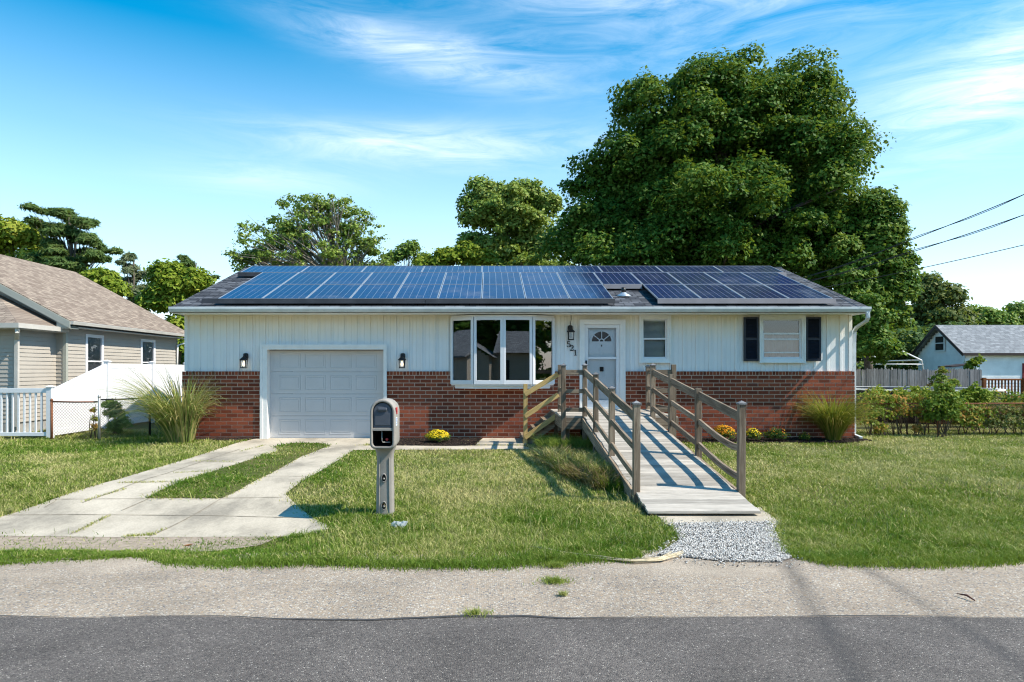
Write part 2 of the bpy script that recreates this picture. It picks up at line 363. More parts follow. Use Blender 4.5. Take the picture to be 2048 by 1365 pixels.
plain('bark_pale', (0.24, 0.21, 0.17), 0.9, 0.15, 0, 0.4, 12, 0.6)
plain('dead_stalk', (0.56, 0.47, 0.31), 0.8, 0.2, 0, 0.3, 20)
plain('plastic_film', (0.8, 0.82, 0.84), 0.25, 0.5, 0, 0.05, 9)
plain('cable_black', (0.02, 0.02, 0.022), 0.6, 0.3)
plain('lap_taupe', (0.40, 0.365, 0.315), 0.6, 0.3, 0, 0.05, 2)
plain('trim_sage', (0.36, 0.37, 0.32), 0.6, 0.3, 0, 0.05, 2)
plain('lap_beige_far', (0.45, 0.40, 0.33), 0.6, 0.3, 0, 0.05, 2)
plain('white_far', (0.80, 0.82, 0.84), 0.6, 0.3, 0, 0.08, 2)
plain('foundation', (0.33, 0.32, 0.30), 0.9, 0.2, 0, 0.2, 9)
plain('fascia_brown', (0.045, 0.030, 0.028), 0.6, 0.3)
plain('maroon', (0.22, 0.02, 0.025), 0.6, 0.3)
plain('pool_liner', (0.018, 0.018, 0.022), 0.6, 0.3)
plain('dry_leaf', (0.30, 0.14, 0.06), 0.8, 0.2, 0, 0.3, 40)
plain('twig', (0.10, 0.045, 0.035), 0.8, 0.2, 0, 0.3, 40)
def m_shingle(name, a, b_, cc, sc=1.0):
    m, nt, b = new_mat(name, 0.92, 0.15); g = attr(nt, 'gc', 'Vector'); p = pos(nt)
    br = nd(nt, 'ShaderNodeTexBrick', {'Vector': g, 'Color1': (*a, 1), 'Color2': (*b_, 1), 'Mortar': (*cc, 1), 'Scale': 1.0, 'Mortar Size': 0.009, 'Mortar Smooth': 0.3,
            'Bias': 0.0, 'Brick Width': 0.24*sc, 'Row Height': 0.13*sc}); br.offset = 0.37; br.offset_frequency = 3; br.squash = 1.0
    n = noise(nt, mapv(nt, g, (3.2, 7.7, 1)), 1.0, 3); n2 = noise(nt, p, 70, 4, 0.8)
    c = mixc(nt, 0.6, br.outputs['Color'], rmp(nt, n2, [(0.25, 0.45), (0.75, 1.4)]), 'MULTIPLY')
    c = mixc(nt, 0.5, c, rmp(nt, n, [(0.3, 0.55), (0.7, 1.3)]), 'MULTIPLY')
    nt.links.new(c, b.inputs['Base Color']); bump(nt, b, mth(nt, 'ADD', br.outputs['Fac'], mth(nt, 'MULTIPLY', n2, -0.3)), -0.6, 0.01)
m_shingle('shingle_dark', (0.045, 0.050, 0.062), (0.155, 0.165, 0.185), (0.012, 0.012, 0.015))
m_shingle('shingle_tan', (0.22, 0.170, 0.135), (0.35, 0.285, 0.225), (0.12, 0.09, 0.07))
m_shingle('shingle_grey', (0.20, 0.215, 0.23), (0.31, 0.325, 0.34), (0.10, 0.10, 0.11), 1.3)
def m_wood(name, lo, mid, hi, knots=0.5, rough=0.85):
    m, nt, b = new_mat(name, rough, 0.2); g = attr(nt, 'gc', 'Vector'); t = attr(nt, 'tint')
    n = noise(nt, mapv(nt, g, (1.2, 22, 22)), 1.6, 8, 0.7, 0.6); n2 = noise(nt, mapv(nt, g, (1, 3, 3)), 3.0, 4, 0.6, 0.4)
    c = rmp(nt, n, [(0.30, lo), (0.5, mid), (0.72, hi)])
    c = mixc(nt, 0.45, c, rmp(nt, n2, [(0.25, 0.5), (0.7, 1.2)]), 'MULTIPLY')
    kn = nd(nt, 'ShaderNodeTexVoronoi', {'Vector': mapv(nt, g, (2.2, 9, 9)), 'Scale': 1.0}).outputs['Distance']
    c = mixc(nt, mth(nt, 'MULTIPLY', rmp(nt, kn, [(0.05, 1.0), (0.13, 0.0)]), knots), c, tuple(x*0.35 for x in lo))
    c = mixc(nt, 1.0, c, rmp(nt, t, [(0, 0.70), (1, 1.12)]), 'MULTIPLY')
    nt.links.new(c, b.inputs['Base Color']); bump(nt, b, n, 0.5, 0.004)
m_wood('wood_weathered', (0.085, 0.055, 0.036), (0.25, 0.19, 0.135), (0.42, 0.345, 0.26))
m_wood('wood_deck', (0.26, 0.235, 0.20), (0.43, 0.39, 0.335), (0.54, 0.50, 0.44), 0.4)
m_wood('wood_new', (0.42, 0.27, 0.09), (0.58, 0.40, 0.16), (0.66, 0.49, 0.23), 0.5, 0.7)
m_wood('wood_silver', (0.12, 0.12, 0.12), (0.25, 0.25, 0.25), (0.38, 0.38, 0.37), 0.2)
m_wood('wood_stained', (0.14, 0.045, 0.018), (0.26, 0.09, 0.035), (0.33, 0.14, 0.06), 0.2)
def m_cells():
    m, nt, b = new_mat('solar_cells', 0.12, 0.6); g = attr(nt, 'gc', 'Vector'); p = pos(nt)
    sp = nd(nt, 'ShaderNodeSeparateXYZ', {'Vector': g})
    def line(s, wd): 
        f = mth(nt, 'FRACT', s); d = mth(nt, 'MINIMUM', f, mth(nt, 'SUBTRACT', 1.0, f)); return mth(nt, 'LESS_THAN', d, wd)
    l = mth(nt, 'MAXIMUM', line(sp.outputs[0], 0.032), mth(nt, 'MULTIPLY', line(sp.outputs[1], 0.02), 0.4))
    bus = mth(nt, 'MULTIPLY', line(mth(nt, 'MULTIPLY', sp.outputs[0], 3.0), 0.03), 0.25)
    vo = nd(nt, 'ShaderNodeTexVoronoi', {'Vector': p, 'Scale': 35.0}); sc_ = nd(nt, 'ShaderNodeSeparateColor', {'Color': vo.outputs['Color']})
    inf = nd(nt, 'ShaderNodeObjectInfo').outputs['Random']
    c = rmp(nt, sc_.outputs[0], [(0, (0.008, 0.020, 0.070)), (1, (0.018, 0.040, 0.135))])
    c = mixc(nt, rmp(nt, inf, [(0.0, 0.15), (1.0, 0.6)]), c, (0.018, 0.022, 0.05))
    c = mixc(nt, l, c, (0.20, 0.22, 0.27))
    du = noise(nt, p, 1.1, 4, 0.6)
    c = mixc(nt, rmp(nt, du, [(0.55, 0.0), (0.8, 0.25)]), c, (0.35, 0.36, 0.36))
    nt.links.new(c, b.inputs['Base Color'])
    nt.links.new(rmp(nt, du, [(0.4, 0.10), (0.75, 0.3)]), b.inputs['Roughness'])
m_cells()
def m_glass(name, refl, tint=(1, 1, 1), rough=0.0):
    m = bpy.data.materials.new(name); m.use_nodes = True; nt = m.node_tree; nt.nodes.clear()
    out = nd(nt, 'ShaderNodeOutputMaterial'); tr = nd(nt, 'ShaderNodeBsdfTransparent', {'Color': (*tint, 1)})
    gl = nd(nt, 'ShaderNodeBsdfGlossy', {'Roughness': rough, 'Color': (0.95, 0.97, 1, 1)})
    fr = nd(nt, 'ShaderNodeFresnel', {'IOR': 1.5})
    f = mth(nt, 'ADD', fr.outputs[0], refl, clamp=True)
    mx = nd(nt, 'ShaderNodeMixShader', {0: f, 1: tr.outputs[0], 2: gl.outputs[0]}); nt.links.new(mx.outputs[0], out.inputs[0]); MATS[name] = m
m_glass('glass_bay', 0.15, (0.5, 0.52, 0.55), 0.012); m_glass('glass_window', 0.06, (0.9, 0.92, 0.93)); m_glass('glass_lamp', 0.02)
m, nt, b = new_mat('lamp_bulb', 0.4); b.inputs['Base Color'].default_value = (0.9, 0.8, 0.6, 1)
b.inputs['Emission Color'].default_value = (1, 0.8, 0.5, 1); b.inputs['Emission Strength'].default_value = 0.9

# ------------------------------------------------------------------ ground, road, driveway
WX = 600
def ground_sheet():
    ys = np.concatenate(([-400, -60, -20], np.arange(-6, 6, 2.0), np.arange(6, 11.2, 0.2), [12, 14, 17, 20, 30, 60, 150, 900]))
    xs = np.concatenate(([-WX, -100, -40, -20], np.arange(-12, 4, 0.25), [5, 10, 20, 40, 100, WX]))
    XX, YY = np.meshgrid(xs, ys); V = np.stack([XX, YY, zg(XX, YY)], -1).reshape(-1, 3); nx = len(xs)
    i, j = np.meshgrid(np.arange(len(ys)-1), np.arange(nx-1), indexing='ij'); a = (i*nx+j).ravel()
    o = np_mesh('ground', V, np.stack([a, a+1, a+1+nx, a+nx], -1), 'lawn_soil', smooth=True); o['kind'] = 'structure'
ground_sheet()
def wob(pts, amp, step=0.12):                # a ragged version of an outline
    out = []
    for i in range(len(pts)-1):
        a = Vector((*pts[i], 0)); b = Vector((*pts[i+1], 0)); n = max(1, int((b-a).length/step))
        for k in range(n): q = a.lerp(b, k/n); out.append((q.x+random.uniform(-amp, amp), q.y+random.uniform(-amp, amp)))
    out.append(tuple(pts[-1])); return out
# edge between asphalt and the old shoulder
ed = [(-60, 4.86), (-6, 4.86)]+[G(x, y) for x, y in ((0, 1236), (150, 1240), (300, 1236), (430, 1236), (560, 1243), (740, 1243), (900, 1236), (1050, 1236), (1130, 1241), (1300, 1239), (1500, 1238), (1750, 1236), (2048, 1240))]+[(6.2, 4.86), (60, 4.86)]
ed = sorted(set((round(x, 3), y) for x, y in ed)); ed = wob(ed[1:-1], 0.008, 0.15)
ed = [(-300, 4.86)]+sorted(ed)+[(300, 4.86)]
drape('road', ed+[(300, -3.4), (-300, -3.4)], 0.012, 'asphalt')
GE = [(-40, 6.3), (-9, 6.3)]+[G(x, y) for x, y in ((-300, 1128), (0, 1128), (122, 1118), (293, 1112), (342, 1126), (440, 1132), (635, 1128), (800, 1133), (977, 1134), (1102, 1126), (1256, 1117), (1307, 1110), (1345, 1085),
      (1578, 1113), (1640, 1126), (1819, 1132), (1947, 1127), (2048, 1120), (2350, 1122))]+[(12, 6.35), (40, 6.35)]
GEx = np.array([p[0] for p in GE]); GEy = np.array([p[1] for p in GE])
SE = [p for p in ed if -8 < p[0] < 8]; drape('road_seam', [(x, y+0.008+0.008*math.sin(x*3)) for x, y in SE]+[(x, y-0.004-0.03*max(0, math.sin(x*1.1+2))**2) for x, y in SE[::-1]], 0.016, 'tar')
drape('road_shoulder', [(-300, 4.6), (300, 4.6)]+[(300, 6.7), (-300, 6.7)], 0.005, 'shoulder')
drape('road_shoulder', [(-300, -5.5), (300, -5.5), (300, -3.3), (-300, -3.3)], 0.005, 'shoulder')
DRV = [G(x, y) for x, y in ((-60, 1052), (0, 1036), (41, 1024), (102, 1002), (239, 960), (376, 919), (478, 886), (505, 880), (505, 877.5), (775, 877.5), (775, 882), (722, 893), (648, 940), (571, 990), (595, 1014), (650, 1050), (662, 1062),
       (600, 1074), (500, 1076), (240, 1077), (0, 1074), (-70, 1073))]
DRV = [(x, min(y, 16.3)) for x, y in DRV]
DIRT = [G(x, y) for x, y in ((-120, 1070), (300, 1072), (500, 1072), (560, 1076), (520, 1092), (430, 1104), (300, 1112), (150, 1120), (-120, 1126))]
drape('dirt_strip', DIRT, 0.009, 'dirt')
STRIP = [G(x, y) for x, y in ((292, 999), (444, 999), (480, 982), (540, 950), (605, 914), (660, 893), (640, 888), (585, 888), (548, 895), (560, 903), (533, 911), (450, 938), (362, 966))]
drape('driveway', DRV, 0.012, 'concrete')
drape('grass_strip_soil', STRIP, 0.02, 'lawn_soil')
def joint(name, pts, wd=0.008):
    m = MB(); P_ = [Vector((*G(*q), 0)) for q in pts]; L = []
    for i in range(len(P_)-1):
        for k in range(12): L.append(P_[i].lerp(P_[i+1], k/12))
    L.append(P_[-1]); 
    for a, b in zip(L[:-1], L[1:]):
        d = (b-a).normalized(); s = Vector((-d.y, d.x, 0)); k1 = wd*random.uniform(0.5, 1.0); 
        q = [a-s*k1, a+s*k1, b+s*k1, b-s*k1]; m.quad(*[(v.x, v.y, float(zg(v.x, v.y))+0.018) for v in q])
    return m
jm = MB()
for pts in (((-20, 1033), (150, 1032), (420, 1034), (640, 1037)), ((110, 1001), (290, 1000)), ((444, 999), (566, 997)), ((235, 967), (360, 966)), ((372, 925), (480, 927)), ((478, 892), (560, 892)), ((642, 893), (720, 893)),
            ((300, 1076), (385, 1034)), ((140, 1072), (215, 1033)), ((385, 1034), (442, 1000)), ((243, 1024), (300, 999)), ((165, 1008), (230, 985), (330, 950), (480, 900)), ((520, 955), (610, 955)), ((88, 1018), (110, 1006))):
    j = joint('x', pts); b0 = len(jm.v); jm.v += j.v; jm.f += [tuple(i+b0 for i in f) for f in j.f]; jm.g += j.g; jm.t += j.t; jm.sm += j.sm
jo = jm.build('driveway_joints', 'joint_dirt'); jo['kind'] = 'structure'
PATH = [G(x, y) for x, y in ((700, 900), (718, 893), (1045, 893), (1060, 898), (1055, 900.5), (700, 902))]
SLAB = [G(x, y) for x, y in ((952, 892), (966, 879), (1048, 879), (1052, 892))]
drape('path', PATH, 0.016, 'concrete'); drape('paving_slab', SLAB, 0.03, 'concrete', thick=0.028)
PAD = [G(x, y) for x, y in ((1297, 1018), (1520, 1018), (1562, 1049), (1333, 1052))]
drape('concrete_pad', PAD, 0.02, 'concrete', thick=0.03)
GRV = [G(x, y) for x, y in ((1333, 1050), (1560, 1047), (1548, 1062), (1566, 1092), (1584, 1118), (1560, 1127), (1450, 1126), (1380, 1118), (1315, 1113), (1360, 1084), (1345, 1060))]
drape('gravel_base', GRV, 0.012, 'gravel_bed')
BED1 = [(-2.45, 16.15), (-2.45, 14.55)]+[G(x, y) for x, y in ((795, 893), (900, 894), (950, 893), (962, 880))]+[(-0.2, 16.15)]
BED2 = [(3.75, 16.15), (3.75, 15.4), (4.6, 15.25), (6, 15.2), (8.0, 15.2), (8.75, 15.6), (8.75, 16.3), (8.6, 16.15)]
BED3 = [(-7.2, 16.15), (-7.2, 15.6), (-6.4, 15.7), (-5.75, 15.5), (-5.5, 16.15)]
for nm, q in (('flower_bed', BED1), ('flower_bed', BED2), ('flower_bed', BED3)): drape(nm, q, 0.018, 'mulch')
def scatter_pts(poly, n):
    xs = [p[0] for p in poly]; ys = [p[1] for p in poly]
    x = rng.uniform(min(xs), max(xs), n*3); y = rng.uniform(min(ys), max(ys), n*3); k = in_poly(x, y, poly); return x[k][:n], y[k][:n]
def chips(name, poly, n, size, flat, mat, zoff, parent=None):
    x, y = scatter_pts(poly, n); n = len(x); s = size*rng.uniform(0.5, 1.3, n)
    base = np.array([[1, 0, 0], [0, 1, 0], [-1, 0, 0], [0, -1, 0], [0, 0, 1], [0, 0, -1]], float)
    Fb = np.array([[0, 1, 4], [1, 2, 4], [2, 3, 4], [3, 0, 4], [1, 0, 5], [2, 1, 5], [3, 2, 5], [0, 3, 5]])
    V = base[None]*rng.uniform(0.6, 1.3, (n, 6, 1))*s[:, None, None]*np.array([1, 0.7, flat])
    a = rng.uniform(0, 6.28, n); ca, sa = np.cos(a)[:, None], np.sin(a)[:, None]
    tl = rng.uniform(-0.5, 0.5, n)[:, None]
    X = V[..., 0]*ca-V[..., 1]*sa; Y = V[..., 0]*sa+V[..., 1]*ca; Z = V[..., 2]+X*tl
    V = np.stack([X+x[:, None], Y+y[:, None], Z+(zg(x, y)+zoff+rng.uniform(0, 0.012, n))[:, None]], -1).reshape(-1, 3)
    Fc = (Fb[None]+np.arange(n)[:, None, None]*6).reshape(-1, 3)
    o = np_mesh(name, V, Fc, mat, parent, tint=np.repeat(rng.random(n), 6)); o['kind'] = 'stuff'; return o
chips('gravel', GRV, 18000, 0.0095, 0.7, 'gravel', 0.016)
GR2 = [((x-2.6)*1.22+2.6, (y-7.0)*1.2+6.95) for x, y in GRV]; chips('loose_gravel', GR2, 1500, 0.010, 0.7, 'gravel', 0.014)
for q in (BED1, BED2, BED3): chips('mulch_chips', q, 5000, 0.026, 0.35, 'mulch_chip', 0.022)

# ------------------------------------------------------------------ the brick ranch house
HX0, HX1, HY0, HY1 = -7.23, 8.57, 16.2, 24.7
BF = 16.14                                     # brick face
SL = 0.338; EY, EZ = 15.66, 3.08; RY = 20.42; RZ = EZ+(RY-EY)*SL
house = thing('ranch_house', 'low ranch house with white siding over red brick and solar panels on its roof', 'house', (0.67, 20.4, 0))
OPEN = [(-5.40, -2.457, -1, 2.21), (2.137, 3.18, -1, 2.80), (-0.914, 1.507, 1.27, 2.93), (3.54, 4.27, 1.83, 2.92), (6.386, 7.454, 1.83, 2.92)]
# mortar backing cut round the openings
def cut_rect(x0, x1, z0, z1, holes):
    rs = [(x0, x1, z0, z1)]
    for (a, b_, c, d) in holes:
        out = []
        for (p, q, r, s) in rs:
            if a >= q or b_ <= p or c >= s or d <= r: out.append((p, q, r, s)); continue
            if p < a: out.append((p, a, r, s))
            if b_ < q: out.append((b_, q, r, s))
            m0, m1 = max(p, a), min(q, b_)
            if r < c: out.append((m0, m1, r, c))
            if d < s: out.append((m0, m1, d, s))
        rs = out
    return rs
BTOP = 1.60
REG = [(-9, -5.39), (-2.46, 2.14), (3.17, 9)]; WM = [MB() for _ in REG]; BM = [MB() for _ in REG]
def reg(a, b_): return next(i for i, q in enumerate(REG) if q[0] <= (a+b_)/2 <= q[1])
for (a, b_, c, d) in cut_rect(HX0-0.055, HX1+0.055, -0.05, BTOP-0.006, OPEN): WM[reg(a, b_)].box((a, BF+0.009, c), (b_, BF+0.06, d))
CH = 0.0905; BL = 0.262; ms = 0.0088
def brick(x0, x1, z0, z1):
    for (a, b_, c, d) in cut_rect(x0, x1, z0, z1, OPEN):
        if b_-a > 0.02 and d-c > 0.02: BM[reg(a, b_)].box((a, BF+random.uniform(-0.002, 0.002), c), (b_, BF+0.03, d))
zc = -0.03; r_ = 0
while zc+CH <= BTOP-0.085:
    x = HX0-0.055-(BL/2 if r_ % 2 else 0)
    while x < HX1+0.055:
        brick(max(x+ms, HX0-0.055), min(x+BL-ms, HX1+0.055), zc+ms, zc+CH-ms); x += BL
    zc += CH; r_ += 1
x = HX0-0.055
while x < HX1+0.05: brick(x+ms, min(x+0.078-ms, HX1+0.055), zc+ms, BTOP); x += 0.078
for a, b_ in zip(WM, BM): bw = a.build('brick_wall', 'mortar', house); b_.build('brick_facing', 'brick', bw)
# white board siding with battens
m = MB()
for (a, b_, c, d) in cut_rect(HX0, HX1, BTOP-0.02, 2.96, OPEN): m.box((a, HY0+0.012, c), (b_, HY0+0.08, d))
x = HX0+0.004
while x < HX1-0.01:
    for (a, b_, c, d) in cut_rect(x, min(x+0.1008, HX1), BTOP+0.012, 2.955, OPEN):
        if b_-a > 0.004: m.box((a, HY0, c), (b_, HY0+0.02, d))
    x += 0.1035
x = HX0
while x < HX1:
    for (a, b_, c, d) in cut_rect(x, min(x+0.042, HX1), BTOP+0.012, 2.953, OPEN):
        if b_-a > 0.02: m.box((a, HY0-0.026, c), (b_, HY0-0.001, d))
    x += 0.3105
for x in (HX0-0.012, HX1-0.06): m.box((x, HY0-0.025, BTOP+0.012), (x+0.075, HY0-0.002, 2.952))
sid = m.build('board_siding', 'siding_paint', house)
m = MB()
m.box((HX0, HY0+0.09, -0.1), (HX0+0.15, HY1, 2.95)); m.box((HX1-0.15, HY0+0.09, -0.1), (HX1, HY1, 2.95)); m.box((HX0+0.15, HY1-0.15, -0.1), (HX1-0.15, HY1, 2.95))
zr = lambda y: EZ+(RY-abs(y-RY)-EY)*SL
for x in (HX0, HX1-0.15): m.prism([(x, HY0+0.09, 2.951), (x, HY1, 2.951), (x, HY1, zr(HY1)-0.2), (x, RY, RZ-0.2), (x, HY0+0.09, zr(HY0)-0.2)], (0.15, 0, 0))
m.build('side_wall', 'white_far', house)
# roof
RX0, RX1 = -7.31, 8.69; BY = 2*RY-EY
m = MB(); cs = math.hypot(1, SL)
def slope(m, y0, y1, x0, x1, z0, z1, th=0.13):
    L = abs(y1-y0)*cs
    vs = [(x0, y0, z0), (x1, y0, z0), (x1, y1, z1), (x0, y1, z1), (x0, y0, z0-th), (x1, y0, z0-th), (x1, y1, z1-th), (x0, y1, z1-th)]
    fs = [(0, 1, 2, 3), (7, 6, 5, 4), (0, 4, 5, 1), (1, 5, 6, 2), (3, 2, 6, 7), (0, 3, 7, 4)]
    gs = [(x0, 0, 0), (x1, 0, 0), (x1, L, 0), (x0, L, 0)]*2
    m.add(vs, fs, gs)
slope(m, EY, RY, RX0, RX1, EZ, RZ); slope(m, BY, RY+0.001, RX1, RX0, EZ, RZ)
for k in range(int((RY-EY)*cs/0.13)):         # the butt edges of the shingle courses
    y = EY+k*0.13/cs; z = EZ+(y-EY)*SL
    m.quad((RX0, y-0.005, z+0.007), (RX1, y-0.005, z+0.007), (RX1, y+0.118, z+0.002+0.123*SL), (RX0, y+0.118, z+0.002+0.123*SL), gs=[(RX0, k*0.13+0.005, 0), (RX1, k*0.13+0.005, 0), (RX1, k*0.13+0.128, 0), (RX0, k*0.13+0.128, 0)])
roof = m.build('roof', 'shingle_dark', house)
m = MB(); m.box((RX0, RY-0.11, RZ-0.02), (RX1, RY+0.11, RZ+0.012)); m.build('ridge_cap', 'shingle_dark', roof)
m = MB()
m.box((RX0+0.02, EY+0.02, 2.935), (RX1-0.02, HY0+0.1, 2.95)); m.box((RX0+0.01, EY+0.004, 2.93), (RX1-0.01, EY+0.022, EZ-0.02))
for x in (RX0-0.012, RX1-0.008):
    m.prism([(x, EY, EZ-0.14), (x, EY, EZ-0.005), (x, RY, RZ-0.005), (x, BY, EZ-0.005), (x, BY, EZ-0.14), (x, RY, RZ-0.14)], (0.02, 0, 0))
m.build('soffit', 'trim_white', roof)
m = MB(); gp = [(-7.33, 0), (8.70, 0)]
pf = [(EY-0.003, 3.075), (EY-0.003, 2.96), (EY-0.065, 2.96), (EY-0.085, 2.99), (EY-0.105, 3.03), (EY-0.105, 3.078), (EY-0.095, 3.078), (EY-0.095, 3.035), (EY-0.06, 2.972), (EY-0.013, 2.972), (EY-0.013, 3.075)]
m.prism([(-7.33, y, z) for y, z in pf], (16.03, 0, 0))
m.build('gutter', 'gutter_white', house)
m = MB(); m.sweep([(8.63, 15.60, 2.965), (8.64, 15.60, 2.83), (8.64, 15.66, 2.76), (8.66, 16.12, 2.64), (8.67, 16.24, 2.56), (8.67, 16.26, 2.3), (8.67, 16.26, 0.15), (8.67, 16.2, 0.08), (8.67, 15.95, 0.05)],
      [(-0.04, -0.03), (0.04, -0.03), (0.04, 0.03), (-0.04, 0.03)]); m.build('downspout', 'gutter_white', house, 0.008)
# garage door
gd = thing  # keep names short below
m = MB(); gx0, gx1 = -5.26, -2.516; gy = 16.31
for k in range(4):
    z0 = 0.012+k*0.527; m.box((gx0, gy, z0), (gx1, gy+0.04, z0+0.522))
    pw = (gx1-gx0-0.34)/4
    for c in range(4):
        a = gx0+0.19+c*(pw+0.005); q0, q1 = a+0.03, a+pw-0.06; r0, r1 = z0+0.085, z0+0.44
        # raised border round a slightly raised field
        for (p, q, r, s) in ((q0, q1, r0, r0+0.022), (q0, q1, r1-0.022, r1), (q0, q0+0.022, r0+0.022, r1-0.022), (q1-0.022, q1, r0+0.022, r1-0.022)): m.box((p, gy-0.0065, r), (q, gy-0.001, s))
        m.box((q0+0.05, gy-0.0045, r0+0.05), (q1-0.05, gy-0.0005, r1-0.05))
gdo = m.build('garage_door', 'garage_paint', house, 0.003)
m = MB(); m.box((-5.40, 16.10, -0.02), (gx0-0.001, 16.36, 2.21)); m.box((gx1+0.001, 16.10, -0.02), (-2.457, 16.36, 2.21)); m.box((gx0-0.001, 16.10, 2.118), (gx1+0.001, 16.36, 2.21))
m.box((-5.425, 16.085, -0.02), (-5.37, 16.098, 2.235)); m.box((-2.49, 16.085, -0.02), (-2.435, 16.098, 2.235)); m.box((-5.37, 16.085, 2.18), (-2.49, 16.098, 2.235))
m.build('garage_frame', 'trim_white', house)
m = MB(); m.box((gx0, gy-0.02, -0.01), (gx1, gy+0.03, 0.012)); m.build('door_seal', 'black_metal', gdo); m = MB(); m.box((gx0+0.001, gy-0.03, 2.103), (gx1-0.001, gy-0.002, 2.117)); m.build('door_seal', 'black_metal', gdo)
def pane(m, x0, x1, z0, z1, y): m.quad((x0, y, z0), (x1, y, z0), (x1, y, z1), (x0, y, z1))
def frame_bars(m, x0, x1, z0, z1, wd, y0, y1):
    m.box((x0, y0, z0), (x0+wd, y1, z1)); m.box((x1-wd, y0, z0), (x1, y1, z1)); m.box((x0+wd, y0, z0), (x1-wd, y1, z0+wd)); m.box((x0+wd, y0, z1-wd), (x1-wd, y1, z1))
def room(x0, x1, z0, z1, y, parent, mat='room_dark', depth=0.6):
    m = MB(); e = 0.01
    m.quad((x0-e, y+depth, z0-e), (x1+e, y+depth, z0-e), (x1+e, y+depth, z1+e), (x0-e, y+depth, z1+e))
    m.quad((x0-e, y, z0-e), (x0-e, y+depth, z0-e), (x0-e, y+depth, z1+e), (x0-e, y, z1+e)); m.quad((x1+e, y, z0-e), (x1+e, y+depth, z0-e), (x1+e, y+depth, z1+e), (x1+e, y, z1+e))
    m.quad((x0-e, y, z0-e), (x1+e, y, z0-e), (x1+e, y+depth, z0-e), (x0-e, y+depth, z0-e)); m.quad((x0-e, y, z1+e), (x1+e, y, z1+e), (x1+e, y+depth, z1+e), (x0-e, y+depth, z1+e))
    return m.build('room_shell', mat, parent)
def hung_window(x0, x1, z0, z1, parent, label, kind):
    m = MB(); frame_bars(m, x0, x1, z0, z1, 0.075, 16.145, 16.30); frame_bars(m, x0-0.012, x1+0.012, z0-0.012, z1+0.012, 0.035, 16.125, 16.143)
    m.box((x0-0.02, 16.11, z0-0.03), (x1+0.02, 16.143, z0-0.013))
    wdo = m.build('window', 'trim_white', parent); wdo['label'] = label
    a, b_, c, d = x0+0.076, x1-0.076, z0+0.076, z1-0.076; zm = c+(d-c)*(0.5 if kind == 'small' else 0.63)
    m = MB(); frame_bars(m, a, b_, zm-0.02, d, 0.034, 16.215, 16.245); frame_bars(m, a, b_, c, zm+0.02, 0.04, 16.185, 16.213)
    if kind == 'wide': m.box((a+0.04, 16.19, c+(zm-c)*0.75), (b_-0.04, 16.208, c+(zm-c)*0.75+0.03)); m.box((a+0.04, 16.19, c+0.13), (b_-0.04, 16.208, c+0.155))
    m.build('sash', 'vinyl_white', wdo)
    m = MB(); pane(m, a+0.034, b_-0.034, zm+0.014, d-0.034, 16.232); pane(m, a+0.04, b_-0.04, c+0.04, zm-0.02, 16.2); m.build('pane', 'glass_window', wdo)
    m = MB(); z = c+0.03
    if kind == 'small':
        while z < d-0.03:
            m.add([(a+0.03, 16.27, z), (b_-0.03, 16.27, z), (b_-0.03, 16.29, z+0.024), (a+0.03, 16.29, z+0.024)], [(0, 1, 2, 3)]); z += 0.027
        m.box((a+0.02, 16.262, d-0.06), (b_-0.02, 16.30, d-0.01))
    else:
        n = 40
        for i in range(n):
            u0, u1 = a+0.02+(b_-a-0.04)*i/n, a+0.02+(b_-a-0.04)*(i+1)/n; y0, y1 = 16.30+0.02*math.sin(i*0.9), 16.30+0.02*math.sin((i+1)*0.9)
            m.quad((u0, y0, c+0.02), (u1, y1, c+0.02), (u1, y1, zm-0.03), (u0, y0, zm-0.03))
    m.build('blind', 'blind' if kind == 'small' else 'curtain', wdo)
    room(a, b_, c, d, 16.31, wdo)
hung_window(3.54, 4.27, 1.83, 2.92, house, 'narrow sash window with lowered slatted blind', 'small')
hung_window(6.386, 7.454, 1.83, 2.92, house, 'wide sash window between two dark shutters', 'wide')
for x0, x1 in ((6.006, 6.352), (7.478, 7.83)):
    m = MB(); frame_bars(m, x0, x1, 1.845, 2.885, 0.045, 16.135, 16.172); m.box((x0+0.045, 16.135, 2.34), (x1-0.045, 16.172, 2.385)); z = 1.90
    m.box((x0+0.044, 16.166, 1.88), (x1-0.044, 16.174, 2.85))
    while z < 2.83:
        if not (2.31 < z < 2.39): m.add([(x0+0.045, 16.138, z), (x1-0.045, 16.138, z), (x1-0.045, 16.166, z+0.03), (x0+0.045, 16.166, z+0.03)], [(0, 1, 2, 3)])
        z += 0.034
    m.build('shutter', 'shutter_navy', house)
